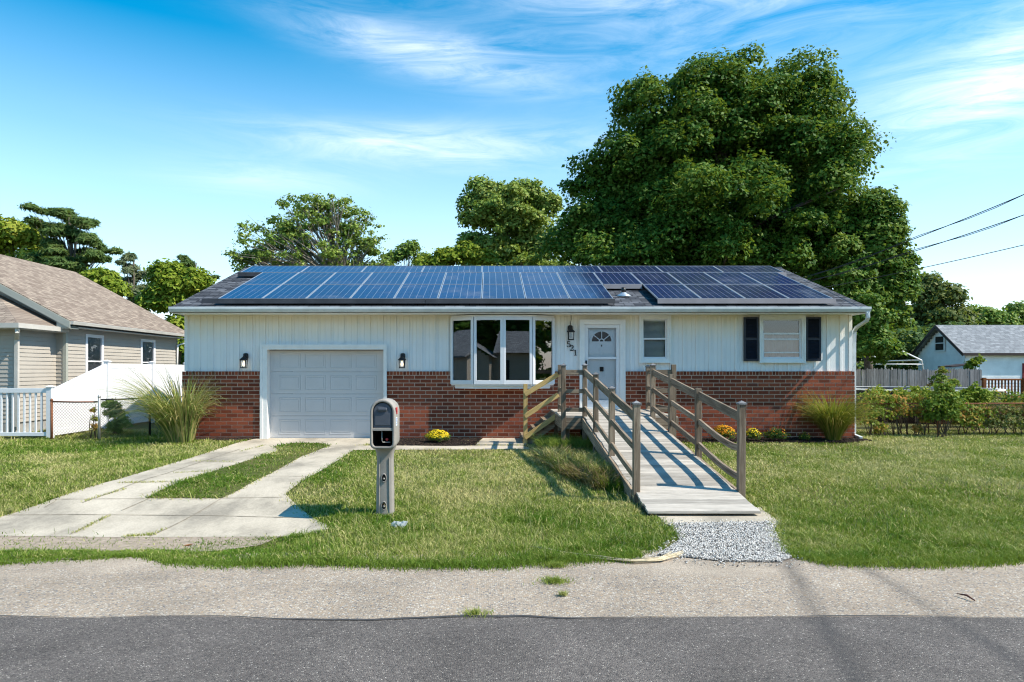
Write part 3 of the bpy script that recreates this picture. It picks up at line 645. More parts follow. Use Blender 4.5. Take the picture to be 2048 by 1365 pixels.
# bow window
bay = None
bz0, bz1 = 1.30, 2.87; pts = [(-0.914, 16.17), (-0.372, 15.87), (0.302, 15.83), (0.977, 15.87), (1.507, 16.17)]
m = MB()
top = [(x, y-0.025) for x, y in pts]
for (z0, z1) in ((bz0-0.03, bz0), (bz1, bz1+0.045)):
    o_ = [(x, y-0.03, z0) for x, y in pts]; m.prism(o_+[(1.507, 16.3, z0), (-0.914, 16.3, z0)], (0, 0, z1-z0))
m.prism([(x, y+0.02, bz0-0.10) for x, y in pts]+[(1.507, 16.3, bz0-0.10), (-0.914, 16.3, bz0-0.10)], (0, 0, 0.068))
bay = m.build('bow_window', 'trim_white', house)
m = MB(); m.box((-0.93, 16.16, 2.917), (1.52, 16.22, 2.945)); m.build('head_board', 'trim_white', bay)
gl = MB(); fm = MB()
for (a, b_) in zip(pts[:-1], pts[1:]):
    A = Vector((*a, 0)); B = Vector((*b_, 0)); d = (B-A).normalized(); L = (B-A).length
    for (s0, s1, z0, z1) in ((0.0, 0.062, bz0, bz1), (L-0.062, L, bz0, bz1), (0.062, L-0.062, bz0, bz0+0.095), (0.062, L-0.062, bz1-0.075, bz1)):
        p, q = A+d*s0, A+d*s1; nn = Vector((d.y, -d.x, 0))
        fm.prism([(p.x, p.y, z0), (q.x, q.y, z0), (q.x, q.y, z1), (p.x, p.y, z1)], nn*0.05)
    p, q = A+d*0.062, A+d*(L-0.062); n2 = Vector((d.y, -d.x, 0))*0.02
    gl.quad((p.x+n2.x, p.y+n2.y, bz0+0.095), (q.x+n2.x, q.y+n2.y, bz0+0.095), (q.x+n2.x, q.y+n2.y, bz1-0.075), (p.x+n2.x, p.y+n2.y, bz1-0.075))
fm.build('frame', 'vinyl_white', bay, 0.004); gl.build('pane', 'glass_bay', bay)
room(-0.9, 1.5, bz0, bz1, 16.3, bay, depth=2.2)
# entry door and storm door
dx0, dx1, dz0, dz1 = 2.25, 3.06, 0.76, 2.70
m = MB(); m.box((2.137, 16.12, 0.55), (2.235, 16.34, 2.80)); m.box((3.075, 16.12, 0.55), (3.18, 16.34, 2.80)); m.box((2.235, 16.12, 2.715), (3.075, 16.34, 2.80)); m.box((2.235, 16.10, 0.69), (3.075, 16.34, 0.755))
m.box((2.115, 16.105, 0.72), (2.15, 16.118, 2.825)); m.box((3.165, 16.105, 0.72), (3.20, 16.118, 2.825)); m.box((2.15, 16.105, 2.785), (3.165, 16.118, 2.825))
m.build('door_frame', 'trim_white', house)
m = MB(); frame_bars(m, dx0-0.012, dx1+0.012, dz0-0.003, dz1+0.012, 0.085, 16.155, 16.185); m.box((dx0+0.07, 16.155, 1.89), (dx1-0.07, 16.185, 1.945)); m.box((dx0+0.07, 16.157, dz0+0.08), (dx1-0.07, 16.183, dz0+0.16))
st = m.build('storm_door', 'vinyl_white', house)
m = MB(); pane(m, dx0+0.07, dx1-0.07, 1.945, dz1-0.07, 16.17); pane(m, dx0+0.07, dx1-0.07, dz0+0.16, 1.89, 16.17); m.build('pane', 'glass_lamp', st)
m = MB(); m.box((dx0+0.005, 16.11, 1.60), (dx0+0.04, 16.153, 1.86)); m.build('handle', 'black_metal', st, 0.006)
m = MB(); dy = 16.25; m.box((dx0+0.0, dy, dz0), (dx1, dy+0.045, dz1)); cxd = (dx0+dx1)/2
for (a, b_, c, d) in ((-0.27, -0.03, 1.86, 2.16), (0.03, 0.27, 1.86, 2.16), (-0.27, -0.03, 1.02+0.40, 1.80), (0.03, 0.27, 1.42, 1.80), (-0.27, -0.03, 0.90, 1.34), (0.03, 0.27, 0.90, 1.34)):
    a += cxd; b_ += cxd
    for (p, q, r, s) in ((a, b_, c, c+0.02), (a, b_, d-0.02, d), (a, a+0.02, c+0.02, d-0.02), (b_-0.02, b_, c+0.02, d-0.02)): m.box((p, dy-0.012, r), (q, dy-0.001, s))
    m.box((a+0.045, dy-0.009, c+0.045), (b_-0.045, dy-0.0008, d-0.045))
zf = 2.315
arc = lambda r, k: (cxd+r*math.cos(math.pi*k/16), zf+r*math.sin(math.pi*k/16))
for k in range(16):
    for (r0, r1) in ((0.235, 0.285), (0.045, 0.07)):
        a, b_, c, d = arc(r0, k), arc(r1, k), arc(r1, k+1), arc(r0, k+1); m.prism([(q[0], dy-0.022, q[1]) for q in (a, b_, c, d)], (0, 0.021, 0))
m.box((cxd-0.285, dy-0.022, zf-0.035), (cxd+0.285, dy-0.001, zf-0.001))
for an in (38, 90, 142):
    a = R(an); m.bar((cxd+0.06*math.cos(a), dy-0.012, zf+0.06*math.sin(a)), (cxd+0.24*math.cos(a), dy-0.012, zf+0.24*math.sin(a)), 0.02, 0.018, (0, 1, 0))
ent = m.build('entry_door', 'door_paint', house)
m = MB(); P0 = [(cxd+0.24*math.cos(math.pi*k/20), dy-0.004, zf+0.24*math.sin(math.pi*k/20)) for k in range(21)]; m.poly(P0[::-1]); m.build('fanlight', 'room_dark', ent)
m = MB(); m.box((cxd-0.045, dy-0.035, 1.60), (cxd+0.045, dy-0.001, 1.71)); m.lathe((cxd, dy-0.045, 1.63), [(0.001, -0.02), (0.03, -0.01), (0.03, 0.02), (0.001, 0.03)]); m.build('lock', 'black_metal', ent, 0.006); m = MB(); m.box((cxd-0.012, dy-0.02, 2.19), (cxd+0.012, dy-0.001, 2.235)); m.build('peephole', 'black_metal', ent)
# house number, thick black serif figures
def ribbon(m, pts, ws, y0=16.17, y1=16.183):
    for i in range(len(pts)-1):
        a = Vector((pts[i][0], 0, pts[i][1])); b_ = Vector((pts[i+1][0], 0, pts[i+1][1])); d = (b_-a).normalized(); n_ = Vector((-d.z, 0, d.x)); wa, wb = ws[i], ws[i+1]
        q = [a-n_*wa, b_-n_*wb, b_+n_*wb, a+n_*wa]; m.prism([(v.x, y0, v.z) for v in q], (0, y1-y0, 0))
def digit(ch, cx, cz, h=0.135):
    m = MB(); k = h/1.0
    def S(pts): return [(cx+p[0]*k, cz+p[1]*k) for p in pts]
    if ch == '1':
        ribbon(m, S([(0.02, -0.46), (0.02, 0.5)]), [0.011]*2); ribbon(m, S([(-0.2, -0.47), (0.24, -0.47)]), [0.005]*2); ribbon(m, S([(-0.2, 0.30), (0.0, 0.47)]), [0.006]*2)
    if ch == '2':
        a = [(-0.27, 0.2), (-0.24, 0.36), (-0.1, 0.48), (0.08, 0.48), (0.22, 0.36), (0.23, 0.2), (0.12, 0.02), (-0.1, -0.2), (-0.3, -0.42)]
        ribbon(m, S(a), [0.011, 0.007, 0.006, 0.006, 0.010, 0.012, 0.010, 0.007, 0.005]); ribbon(m, S([(-0.3, -0.42), (0.24, -0.42), (0.3, -0.24)]), [0.011, 0.011, 0.005])
    if ch == '5':
        ribbon(m, S([(-0.2, 0.45), (0.25, 0.46)]), [0.010, 0.008]); ribbon(m, S([(-0.2, 0.5), (-0.22, 0.05)]), [0.006]*2)
        a = [(-0.22, 0.05), (-0.05, 0.14), (0.14, 0.1), (0.27, -0.06), (0.27, -0.25), (0.14, -0.42), (-0.06, -0.48), (-0.22, -0.42), (-0.28, -0.28)]
        ribbon(m, S(a), [0.005, 0.006, 0.008, 0.012, 0.012, 0.008, 0.006, 0.007, 0.011])
    o = m.build('house_number', 'black_metal', house); o['label'] = 'black serif figure %s beside the front door' % ch
digit('5', 1.863, 2.245); digit('2', 1.942, 2.155); digit('1', 2.022, 2.045)
# roof vent pipe
m = MB(); m.lathe((3.28, 16.75, EZ+(16.75-EY)*SL-0.03), [(0.20, 0.0), (0.16, 0.05), (0.07, 0.10), (0.06, 0.12)], 20); vp = m.build('vent_pipe', 'aluminium', house)
m = MB(); m.lathe((3.28, 16.75, EZ+(16.75-EY)*SL+0.05), [(0.055, 0.02), (0.055, 0.16), (0.035, 0.16)], 16); m.build('pipe_collar', 'black_metal', vp)
# cable running up the siding to the eave above the porch lamp
m = MB(); m.tube([(1.90, 16.17, 2.60), (1.91, 16.172, 2.75), (1.925, 16.172, 2.84), (1.92, 16.172, 2.95)], 0.006, 6); m.build('lamp_cable', 'cable_black', house)

# ------------------------------------------------------------------ solar panels
def make_panel(nx, ny, lab, name='solar_panel'):
    pw, pl = (1.003, 1.638) if nx == 6 else (1.665, 0.992)
    t = thing(name, lab, 'solar panel')
    m = MB(); f = 0.015
    for a, b_ in (((0, 0, 0), (f, pl, 0.04)), ((pw-f, 0, 0), (pw, pl, 0.04)), ((f, 0, 0), (pw-f, f, 0.04)), ((f, pl-f, 0), (pw-f, pl, 0.04))): m.box(a, b_)
    m.build('frame', 'aluminium', t)
    m = MB(); m.add([(f, f, 0.034), (pw-f, f, 0.034), (pw-f, pl-f, 0.034), (f, pl-f, 0.034)], [(0, 1, 2, 3)], [(-0.01, -0.01, 0), (nx+0.01, -0.01, 0), (nx+0.01, ny+0.01, 0), (-0.01, ny+0.01, 0)])
    m.add([(f, f, 0.006), (f, pl-f, 0.006), (pw-f, pl-f, 0.006), (pw-f, f, 0.006)], [(0, 1, 2, 3)], [(0.5, 0.5, 0)]*4)
    m.build('cell_sheet', 'solar_cells', t); return t
def dup(root, loc, label, rot=None):
    r = root.copy(); COL.objects.link(r); r.location = loc; r['label'] = label
    if rot is not None: r.rotation_euler = rot
    WL[r.name] = Vector(loc)
    for ch in [c for c in bpy.data.objects if c.parent == root]:
        c = ch.copy(); COL.objects.link(c); c.parent = r
    return r
ORD = ['first', 'second', 'third', 'fourth', 'fifth', 'sixth', 'seventh', 'eighth', 'ninth', 'tenth', 'eleventh', 'twelfth', 'thirteenth', 'fourteenth']
TH = math.atan(SL); OFFN = 0.12
def panel_loc(x, y): z = EZ+(y-EY)*SL; return (x, y-OFFN*math.sin(TH), z+OFFN*math.cos(TH))
PP = make_panel(6, 10, 'x'); PLn = make_panel(10, 6, 'x'); 
YA = 15.83; YB = YA+1.648*math.cos(TH); YC = YB+1.648*math.cos(TH); PW = 1.0175
grp = 'solar panels on the ranch house roof'
used = {}
def place(proto, x, y, label):
    k = proto.name
    if k in used: r = dup(proto, panel_loc(x, y), label, (TH, 0, 0))
    else: used[k] = 1; r = proto; r.location = panel_loc(x, y); r.rotation_euler = (TH, 0, 0); r['label'] = label
    r['group'] = grp
for i in range(9): place(PP, -6.29+i*PW, YA, 'upright solar panel, %s from the left in the long row nearest the gutter' % ORD[i])
for i in range(14): place(PP, -6.29+i*PW, YB, 'upright solar panel, %s from the left in the middle row of the roof' % ORD[i])
for i in range(4): place(PP, 7.955-(4-i)*PW, YA, 'upright solar panel, %s from the left in the short row above the wide shuttered window' % ORD[i])
for i in range(9): place(PLn, -6.92+i*1.675, YC, 'sideways solar panel, %s from the left in the top row along the ridge' % ORD[i])
def skirt(x0, x1, y, mat, label, h=0.13):
    m = MB(); p = panel_loc(0, y-0.012); p2 = (0, p[1]-0.012, EZ+(y-EY)*SL+0.035)
    m.prism([(x0, p[1]-0.014, p[2]+0.035), (x0, p[1]+0.0, p[2]+0.04), (x0, p2[1]+0.03, p2[2]), (x0, p2[1]-0.028, p2[2]-0.004)], (x1-x0, 0, 0))
    o = m.build('panel_skirt', mat); tag(o, label, 'roof trim')
skirt(-6.66, -1.5, YA, 'black_skirt', 'black metal skirt under the left half of the long lower solar row')
skirt(-1.49, 2.89, YA, 'black_skirt', 'black metal skirt under the right half of the long lower solar row')
skirt(3.87, 7.99, YA, 'grey_skirt', 'grey metal skirt under the short solar row by the roof edge')
skirt(2.89, 3.86, YB, 'grey_skirt', 'short grey skirt above the roof vent pipe')
skirt(-6.98, -6.3, YC, 'black_skirt', 'short black skirt at the top left of the solar array')
skirt(7.97, 8.2, YC, 'grey_skirt', 'short grey skirt at the top right of the solar array')

# ------------------------------------------------------------------ wall lanterns
def lantern(x, z, lab, lit=True):
    t = thing('wall_lantern', lab, 'lamp', (x, 16.17, z), 'black lanterns on the house front')
    m = MB(); m.lathe((x, 16.155, z+0.13), [(0.02, -0.075), (0.055, -0.06), (0.06, 0.0), (0.055, 0.06), (0.02, 0.075)], 14); m.tube([(x, 16.15, z+0.12), (x, 16.08, z+0.19), (x, 16.03, z+0.17), (x, 16.02, z+0.11)], 0.013, 8)
    m.lathe((x, 16.02, z), [(0.012, 0.19), (0.012, 0.13), (0.03, 0.11), (0.095, 0.055), (0.095, 0.035), (0.07, 0.035)][::-1], 12)
    m.build('bracket', 'black_metal', t)
    m = MB()
    for sx_ in (-1, 1):
        for sy in (-1, 1): m.bar((x+sx_*0.065, 16.02+sy*0.06, z+0.04), (x+sx_*0.055, 16.02+sy*0.05, z-0.14), 0.014, 0.014)
    m.box((x-0.065, 15.96, z-0.155), (x+0.065, 16.08, z-0.14)); frame_bars(m, x-0.06, x+0.06, z-0.14, z+0.035, 0.01, 15.955, 15.965); m.build('cage', 'black_metal', t)
    m = MB(); m.box((x-0.052, 15.972, z-0.135), (x+0.052, 16.07, z+0.032)); m.build('glass_box', 'glass_lamp', t)
    m = MB(); m.lathe((x, 16.02, z-0.06), [(0.005, -0.05), (0.03, -0.035), (0.036, 0.0), (0.028, 0.03), (0.016, 0.06), (0.016, 0.08)], 12); m.build('bulb', 'lamp_bulb' if lit else 'blind', t)
lantern(-5.78, 1.83, 'lit black wall lantern left of the garage door'); lantern(-2.065, 1.83, 'lit black wall lantern right of the garage door')
lantern(1.90, 2.49, 'unlit black porch lantern above the house number', False)

# ------------------------------------------------------------------ wooden ramp
ramp = thing('wheelchair_ramp', 'weathered wooden wheelchair ramp with post and rail sides leading up to the front door', 'ramp', (2.54, 11, 0))
rx0, rx1, ry0, ry1, rz0, rz1 = 1.87, 3.19, 8.055, 13.56, -0.03, 0.716
def dz(y): return rz0+(y-ry0)/(ry1-ry0)*(rz1-rz0)
m = MB(); y = ry0; bwid = 0.143
while y < ry1-0.05:
    y1 = min(y+bwid-0.006, ry1-0.004); e0, e1 = random.uniform(-0.012, 0.008), random.uniform(-0.008, 0.012); q = random.uniform(-0.002, 0.002)
    a, b_ = dz(y)+q, dz(y1)+q; x0, x1 = rx0+e0, rx1+e1; o = random.random()*50
    vs = [(x0, y, a-0.03), (x1, y, a-0.03), (x1, y1, b_-0.03), (x0, y1, b_-0.03), (x0, y, a), (x1, y, a), (x1, y1, b_), (x0, y1, b_)]
    m.add(vs, [(3, 2, 1, 0), (4, 5, 6, 7), (0, 1, 5, 4), (2, 3, 7, 6), (0, 4, 7, 3), (1, 2, 6, 5)], [(v[0]+o, v[1]+o, v[2]) for v in vs]); y += bwid
m.build('ramp_deck', 'wood_deck', ramp, 0.003)
LX0, LX1, LY0, LY1, LZ = 1.42, 3.74, 13.56, 16.08, 0.716
m = MB(); y = LY0
while y < LY1-0.02:
    m.box((LX0+random.uniform(-.006, .006), y, LZ-0.035), (LX1+random.uniform(-.006, .006), min(y+0.137, LY1), LZ), axis=0); y += 0.143
m.build('landing_deck', 'wood_deck', ramp, 0.003)
m = MB()
for x in (rx0+0.05, rx1-0.05, (rx0+rx1)/2): m.bar((x, ry0+0.15, dz(ry0+0.15)-0.10), (x, ry1, dz(ry1)-0.14), 0.04, 0.13)
for x in (rx0-0.022, rx1+0.022): m.bar((x, ry0+0.8, dz(ry0+0.8)-0.09), (x, ry1, dz(ry1)-0.13), 0.035, 0.19)
m.box((LX0, LY0-0.022, LZ-0.255), (rx0-0.045, LY0+0.018, LZ-0.037)); m.box((rx1+0.045, LY0-0.022, LZ-0.255), (LX1, LY0+0.018, LZ-0.037))
m.box((LX0, LY0+0.02, LZ-0.255), (LX0+0.04, LY1, LZ-0.037)); m.box((LX1-0.04, LY0+0.02, LZ-0.255), (LX1, LY1, LZ-0.037))
for x in (LX0+0.08, LX1-0.12, 2.5):
    for y in (LY0+0.1, LY1-0.2): m.box((x, y, -0.05), (x+0.09, y+0.09, LZ-0.04))
m.build('joists', 'wood_weathered', ramp)
def post(x, y, z1, cap=True, z0=-0.1, mat='wood_weathered', wd=0.088, lean=(0, 0)):
    m = MB(); m.bar((x, y, z0), (x+lean[0], y+lean[1], z1), wd, wd, (0, 1, 0)); p = m.build('post', mat, ramp, 0.004)
    if cap:
        cx_, cy_ = x+lean[0], y+lean[1]; h = wd/2+0.010; m = MB(); m.box((cx_-h, cy_-h, z1-0.012), (cx_+h, cy_+h, z1+0.008))
        m.add([(cx_-h+.004, cy_-h+.004, z1+0.008), (cx_+h-.004, cy_-h+.004, z1+0.008), (cx_+h-.004, cy_+h-.004, z1+0.008), (cx_-h+.004, cy_+h-.004, z1+0.008), (cx_, cy_, z1+0.04)], [(0, 1, 4), (1, 2, 4), (2, 3, 4), (3, 0, 4)])
        m.build('post_cap', 'cap_wood', p)
    return p
m_wood('cap_wood', (0.09, 0.09, 0.095), (0.20, 0.20, 0.205), (0.32, 0.33, 0.34), 0.1)
py_ = [8.80, 10.59, 12.2, 13.57]; pt_ = [1.205, 1.35, 1.56, 1.73]
LXP, RXP = 1.885, 3.235
for i, (y, z) in enumerate(zip(py_, pt_)):
    post(LXP+random.uniform(-.005, .005), y, z-0.0, True, lean=(random.uniform(-.008, .008), 0)); post(RXP, y, z, i in (0, 3), lean=(random.uniform(-.01, .01), 0))
def rail(p0, p1, sag=0.0, h=0.09, th=0.038, par=ramp, mat='wood_weathered', skew=0.0, name='rail'):
    p0, p1 = Vector(p0), Vector(p1); pts = []
    for k in range(9):
        u = k/8; q = p0.lerp(p1, u); q.z -= sag*math.sin(math.pi*(u**(1.0+skew)))
        pts.append(q)
    m = MB(); m.sweep(pts, [(-th/2, -h/2), (th/2, -h/2), (th/2, h/2), (-th/2, h/2)]); return m.build(name, mat, par, 0.003)
for side, X in ((0, LXP), (1, RXP)):
    for i in range(3):
        y0, y1 = py_[i]+0.044, py_[i+1]-0.044
        rail((X, y0, dz(y0)+0.955-0.03*i), (X, y1, dz(y1)+0.955-0.03*(i+1)+0.01), 0.003, 0.125, name='handrail')
        rail((X, y0, dz(y0)+0.55-0.012*i), (X, y1, dz(y1)+0.53), 0.045 if (side and i == 0) else 0.004, 0.085, skew=-0.3)
        rail((X, y0, dz(y0)+0.17), (X, y1, dz(y1)+0.17), 0.035 if (side and i == 0) else 0.004, 0.085, skew=-0.2)
# landing rails
post(1.46, 13.57, 1.73); post(3.65, 13.57, 1.745, False); post(1.53, 14.95, 1.75, False, z0=0.3); post(3.69, 15.95, 1.72)
for zz, hh in ((1.59, 0.10), (1.215, 0.085), (0.845, 0.085)):
    rail((1.504, 13.57, zz), (LXP-0.044, 13.57, zz), 0, hh); rail((RXP+0.044, 13.57, zz), (3.606, 13.57, zz), 0, hh)
    rail((1.47, 13.62, zz+0.005), (1.52, 14.9, zz+0.005), 0, hh); rail((3.655, 13.62, zz+0.005), (3.69, 15.9, zz+0.005), 0.01, hh)
# steps down to the left with the new yellow handrail
post(0.775, 14.95, 1.33, False, mat='wood_new'); 
for (za, zb) in ((1.545, 1.10), (1.10, 0.625), (0.66, 0.16)):
    rail((1.49, 14.90, za), (0.76, 14.90, zb), 0, 0.105, mat='wood_new', name='stair_rail')
m = MB()
for y in (14.99, 16.02):
    m = MB(); m.prism([(1.42, y, 0.68), (1.42, y, 0.38), (0.86, y, -0.02), (0.70, y, -0.02), (0.70, y, 0.08)], (0, 0.038, 0))
    m.build('stringer', 'wood_weathered', ramp)
for k in range(3):
    x = 1.20-k*0.235; z = 0.535-k*0.18; m = MB(); m.box((x-0.02, 14.96, z-0.035), (x+0.225, 16.08, z), axis=1); m.build('step', 'wood_weathered', ramp, 0.003)

# ------------------------------------------------------------------ mailbox
mx_, my_ = G(770, 1030); mz = float(zg(mx_, my_)); mb_s = my_/F  # metres per photo pixel there
mbx = thing('mailbox_post', 'grey-brown moulded plastic mailbox and post standing in the grass by the driveway', 'mailbox', (mx_, my_, mz))
def prof_round(w, h, n=10, base=0.06):          # outline: flat sides, arched top
    r = w/2; pts = []
    for k in range(5): a = -math.pi/2*(1-k/4); pts.append((r-base+base*math.cos(a), base+base*math.sin(a)))
    pts2 = [(r*math.cos(math.pi*k/n), h-r+r*math.sin(math.pi*k/n)) for k in range(n+1)]
    left = [(-x, z) for x, z in pts[::-1]]
    return pts+pts2+left
W = 49*mb_s; HH = 98*mb_s; zt = mz+233*mb_s; zb = zt-HH; D0, D1 = my_-0.20, my_+0.27
def sect(w, h, zoff): return [(x, z+zoff) for x, z in prof_round(w, h)]
m = MB()
rings = [(D0+0.0, 0.955, 0.0), (D0+0.012, 1.0, 0.0), (D0+0.2, 1.0, 0.0), (D1-0.03, 0.97, 0.0), (D1, 0.90, 0.004)]
n = len(prof_round(W, HH)); vs = []
for (y, k, o) in rings:
    for x, z in prof_round(W*k, HH*k): vs.append((mx_+x, y, zb+z+(1-k)*HH/2))
# front rim, then inner lip going back in
rim = [(0.80, D0+0.0), (0.78, D0+0.03)]
fs = [(i*n+j, i*n+(j+1) % n, (i+1)*n+(j+1) % n, (i+1)*n+j) for i in range(len(rings)-1) for j in range(n)]
b0 = len(vs)
for k, y in rim:
    for x, z in prof_round(W*k, HH*0.89, base=0.04): vs.append((mx_+x, y, zb+z+HH*0.05))
fs += [(j, b0+j, b0+(j+1) % n, (j+1) % n) for j in range(n)]+[(b0+j, b0+n+j, b0+n+(j+1) % n, b0+(j+1) % n) for j in range(n)]
fs += [tuple(range(4*n, 5*n))]
m.add(vs, fs, None, 0.5, True); mb_head = m.build('housing', 'mailbox_plastic', mbx)
iw = W*0.78; zi0 = zb+HH*0.05; zmid = zb+HH*0.40
m = MB()                                           # inner cavity for papers
x0, x1, za, zz_ = mx_-iw/2, mx_+iw/2, zi0+0.005, zmid-0.02
m.quad((x0, D1-0.06, za), (x1, D1-0.06, za), (x1, D1-0.06, zz_), (x0, D1-0.06, zz_)); m.quad((x0, D0+0.02, za), (x0, D1-0.06, za), (x0, D1-0.06, zz_), (x0, D0+0.02, zz_))
m.quad((x1, D0+0.02, za), (x1, D1-0.06, za), (x1, D1-0.06, zz_), (x1, D0+0.02, zz_)); m.quad((x0, D0+0.02, za), (x1, D0+0.02, za), (x1, D1-0.06, za), (x0, D1-0.06, za)); m.build('paper_slot', 'dark_inside', mbx)
m = MB(); m.box((mx_-iw/2-0.005, D0+0.005, zmid-0.022), (mx_+iw/2+0.005, D0+0.05, zmid+0.012)); m.build('shelf', 'mailbox_plastic', mbx, 0.004)
m = MB(); dh = zb+HH*0.05+HH*0.89-0.012-(zmid+0.012); dw = iw*0.94; r = dw/2
out = [(-r, 0), (r, 0)]+[(r*math.cos(math.pi*k/14), dh-r+r*math.sin(math.pi*k/14)) for k in range(15)]
m.prism([(mx_+x, D0+0.012, zmid+0.013+z) for x, z in out], (0, 0.03, 0)); mdoor = m.build('mail_door', 'mailbox_door', mbx, 0.006)
m = MB(); m.box((mx_-0.055, D0-0.012, zmid+dh*0.72), (mx_+0.055, D0+0.011, zmid+dh*0.86)); m.build('handle', 'mailbox_door', mdoor, 0.012)
out = [(-r*0.8, 0.03), (r*0.8, 0.03)]+[(r*0.8*math.cos(math.pi*k/14), dh*0.62-r*0.5+r*0.8*math.sin(math.pi*k/14)) for k in range(15)]
m = MB(); m.prism([(mx_+x, D0+0.006, zmid+0.013+z) for x, z in out[:2]+[(r*0.8, dh*0.6), (-r*0.8, dh*0.6)]], (0, 0.0055, 0)); m.build('door_panel', 'mailbox_door', mdoor, 0.002)
m = MB(); m.tube([(mx_-0.01, D0+0.03, zmid-0.02), (mx_-0.01, D0+0.03, za+0.06), (mx_+0.0, D0+0.03, za+0.045), (mx_+0.09, D0+0.03, za+0.045)], 0.004, 6); m.build('wire_holder', 'galvanised', mbx)
m = MB(); m.lathe((mx_+0.045, D0+0.06, za+0.075), [(0.002, -0.018), (0.017, -0.008), (0.017, 0.008), (0.002, 0.018)], 10); m.build('reflector', 'red_plastic', mbx)
m = MB(); xs_ = mx_+W/2
m.box((xs_-0.001, D0+0.10, zmid+0.17), (xs_+0.014, D0+0.125, zmid+0.25)); m.box((xs_-0.001, D0+0.06, zmid+0.21), (xs_+0.014, D0+0.10, zmid+0.25)); m.build('flag', 'red_plastic', mbx, 0.003)
m = MB(); m.box((xs_-0.001, D0+0.07, zmid+0.03), (xs_+0.004, D0+0.18, zmid+0.13)); stk = m.build('number_sticker', 'sticker', mbx)
m = MB()
m.box((xs_+0.0042, D0+0.10, zmid+0.05), (xs_+0.006, D0+0.15, zmid+0.06)); m.box((xs_+0.0042, D0+0.14, zmid+0.061), (xs_+0.006, D0+0.15, zmid+0.08)); m.box((xs_+0.0042, D0+0.10, zmid+0.081), (xs_+0.006, D0+0.15, zmid+0.09)); m.box((xs_+0.0042, D0+0.10, zmid+0.091), (xs_+0.006, D0+0.11, zmid+0.11)); m.box((xs_+0.0042, D0+0.10, zmid+0.111), (xs_+0.006, D0+0.15, zmid+0.12)); m.build('sticker_print', 'blue_ink', stk)
# hollow moulded post: flares at the top, with two recesses
m = MB(); pwid = 36*mb_s
secs = [(mz-0.05, 0.98, 0.95), (mz+0.3, 0.96, 0.93), (zb-0.15, 0.90, 0.9), (zb-0.06, 0.96, 1.0), (zb+0.0, 1.15, 1.25), (zb+0.03, 1.25, 1.4)]
vs = []; nn = 20
def sq(a, p=0.45): c, s_ = math.cos(a), math.sin(a); return math.copysign(abs(c)**p, c), math.copysign(abs(s_)**p, s_)
for z, kx, ky in secs:
    for j in range(nn): a, b_ = sq(2*math.pi*j/nn+0.157); vs.append((mx_+a*pwid/2*kx, my_+0.03+b_*0.085*ky, z))
fs = [(i*nn+j, i*nn+(j+1) % nn, (i+1)*nn+(j+1) % nn, (i+1)*nn+j) for i in range(len(secs)-1) for j in range(nn)]
m.add(vs, fs, None, 0.5, True)
m.build('post', 'mailbox_plastic', mbx)
m = MB()
for sx_ in (-0.62, 0.62): m.sweep([(mx_+sx_*pwid/2*0.95, my_+0.03-0.079, mz), (mx_+sx_*pwid/2*0.90, my_+0.03-0.0785, mz+0.4), (mx_+sx_*pwid/2*0.88, my_+0.03-0.077, zb-0.12)], [(-0.007, -0.006), (0.007, -0.006), (0.003, 0.009), (-0.003, 0.009)], up=(0, -1, 0))
m.build('post_ribs', 'mailbox_plastic', mbx)
for zc_ in (mz+75*mb_s, mz+20*mb_s):
    m = MB(); 
    ring = [(0.024*math.cos(2*math.pi*k/16), 0.042*math.sin(2*math.pi*k/16)) for k in range(16)]; yf = my_+0.03-0.085
    m.prism([(mx_-0.005+x, yf-0.002, zc_+z) for x, z in ring], (0, 0.012, 0)); m.build('bolt_recess', 'dark_inside', mbx)
    m = MB(); vs = []
    for kk, yy in ((1.0, yf-0.003), (1.35, yf+0.002), (1.2, yf-0.008)):
        vs += [(mx_-0.005+x*kk, yy, zc_+z*kk) for x, z in ring]
    m.add(vs, [(j, (j+1) % 16, 32+(j+1) % 16, 32+j) for j in range(16)]+[(32+j, 32+(j+1) % 16, 16+(j+1) % 16, 16+j) for j in range(16)], None, 0.5, True); m.build('recess_rim', 'mailbox_plastic', mbx)
    m = MB(); m.lathe((mx_-0.003, yf-0.006, zc_-0.008), [(0.002, -0.012), (0.012, -0.006), (0.012, 0.006), (0.002, 0.012)], 8); m.build('bolt', 'mailbox_plastic', mbx)

# ------------------------------------------------------------------ neighbour's taupe house on the left
def lap(m, x0, y0, x1, y1, z0, z1, nrm, pitch=0.105, clip=None):
    z = z0; d = Vector((x1-x0, y1-y0, 0)); n = Vector(nrm)
    while z < z1-0.01:
        zt_ = min(z+pitch, z1); a0, a1 = 0.0, 1.0
        if clip: a0, a1 = clip(z, zt_)
        if a1-a0 > 0.01:
            A = Vector((x0, y0, 0))+d*a0; B = Vector((x0, y0, 0))+d*a1; o = n*0.016
            m.add([(A.x+o.x, A.y+o.y, z), (B.x+o.x, B.y+o.y, z), (B.x, B.y, zt_), (A.x, A.y, zt_), (A.x, A.y, z), (B.x, B.y, z)], [(0, 1, 2, 3), (4, 5, 1, 0)], None, 0.5)
        z = zt_
NX, NY0, NY1 = -11.75, 18.9, 25.6; NRX, NRZ = -15.85, 5.38; NEX, NEZ = -11.38, 2.93; nsl = (NRZ-NEZ)/(NEX-NRX); NOY = 18.5; NBY = 26.1
nb = thing('neighbor_house', 'taupe house with lap siding and a brown shingled roof beyond the white fence', 'house', (-15.8, 22, 0))
m = MB()
wins = [(19.45, 20.2), (23.55, 24.35)]; wz0, wz1 = 1.15, 2.63
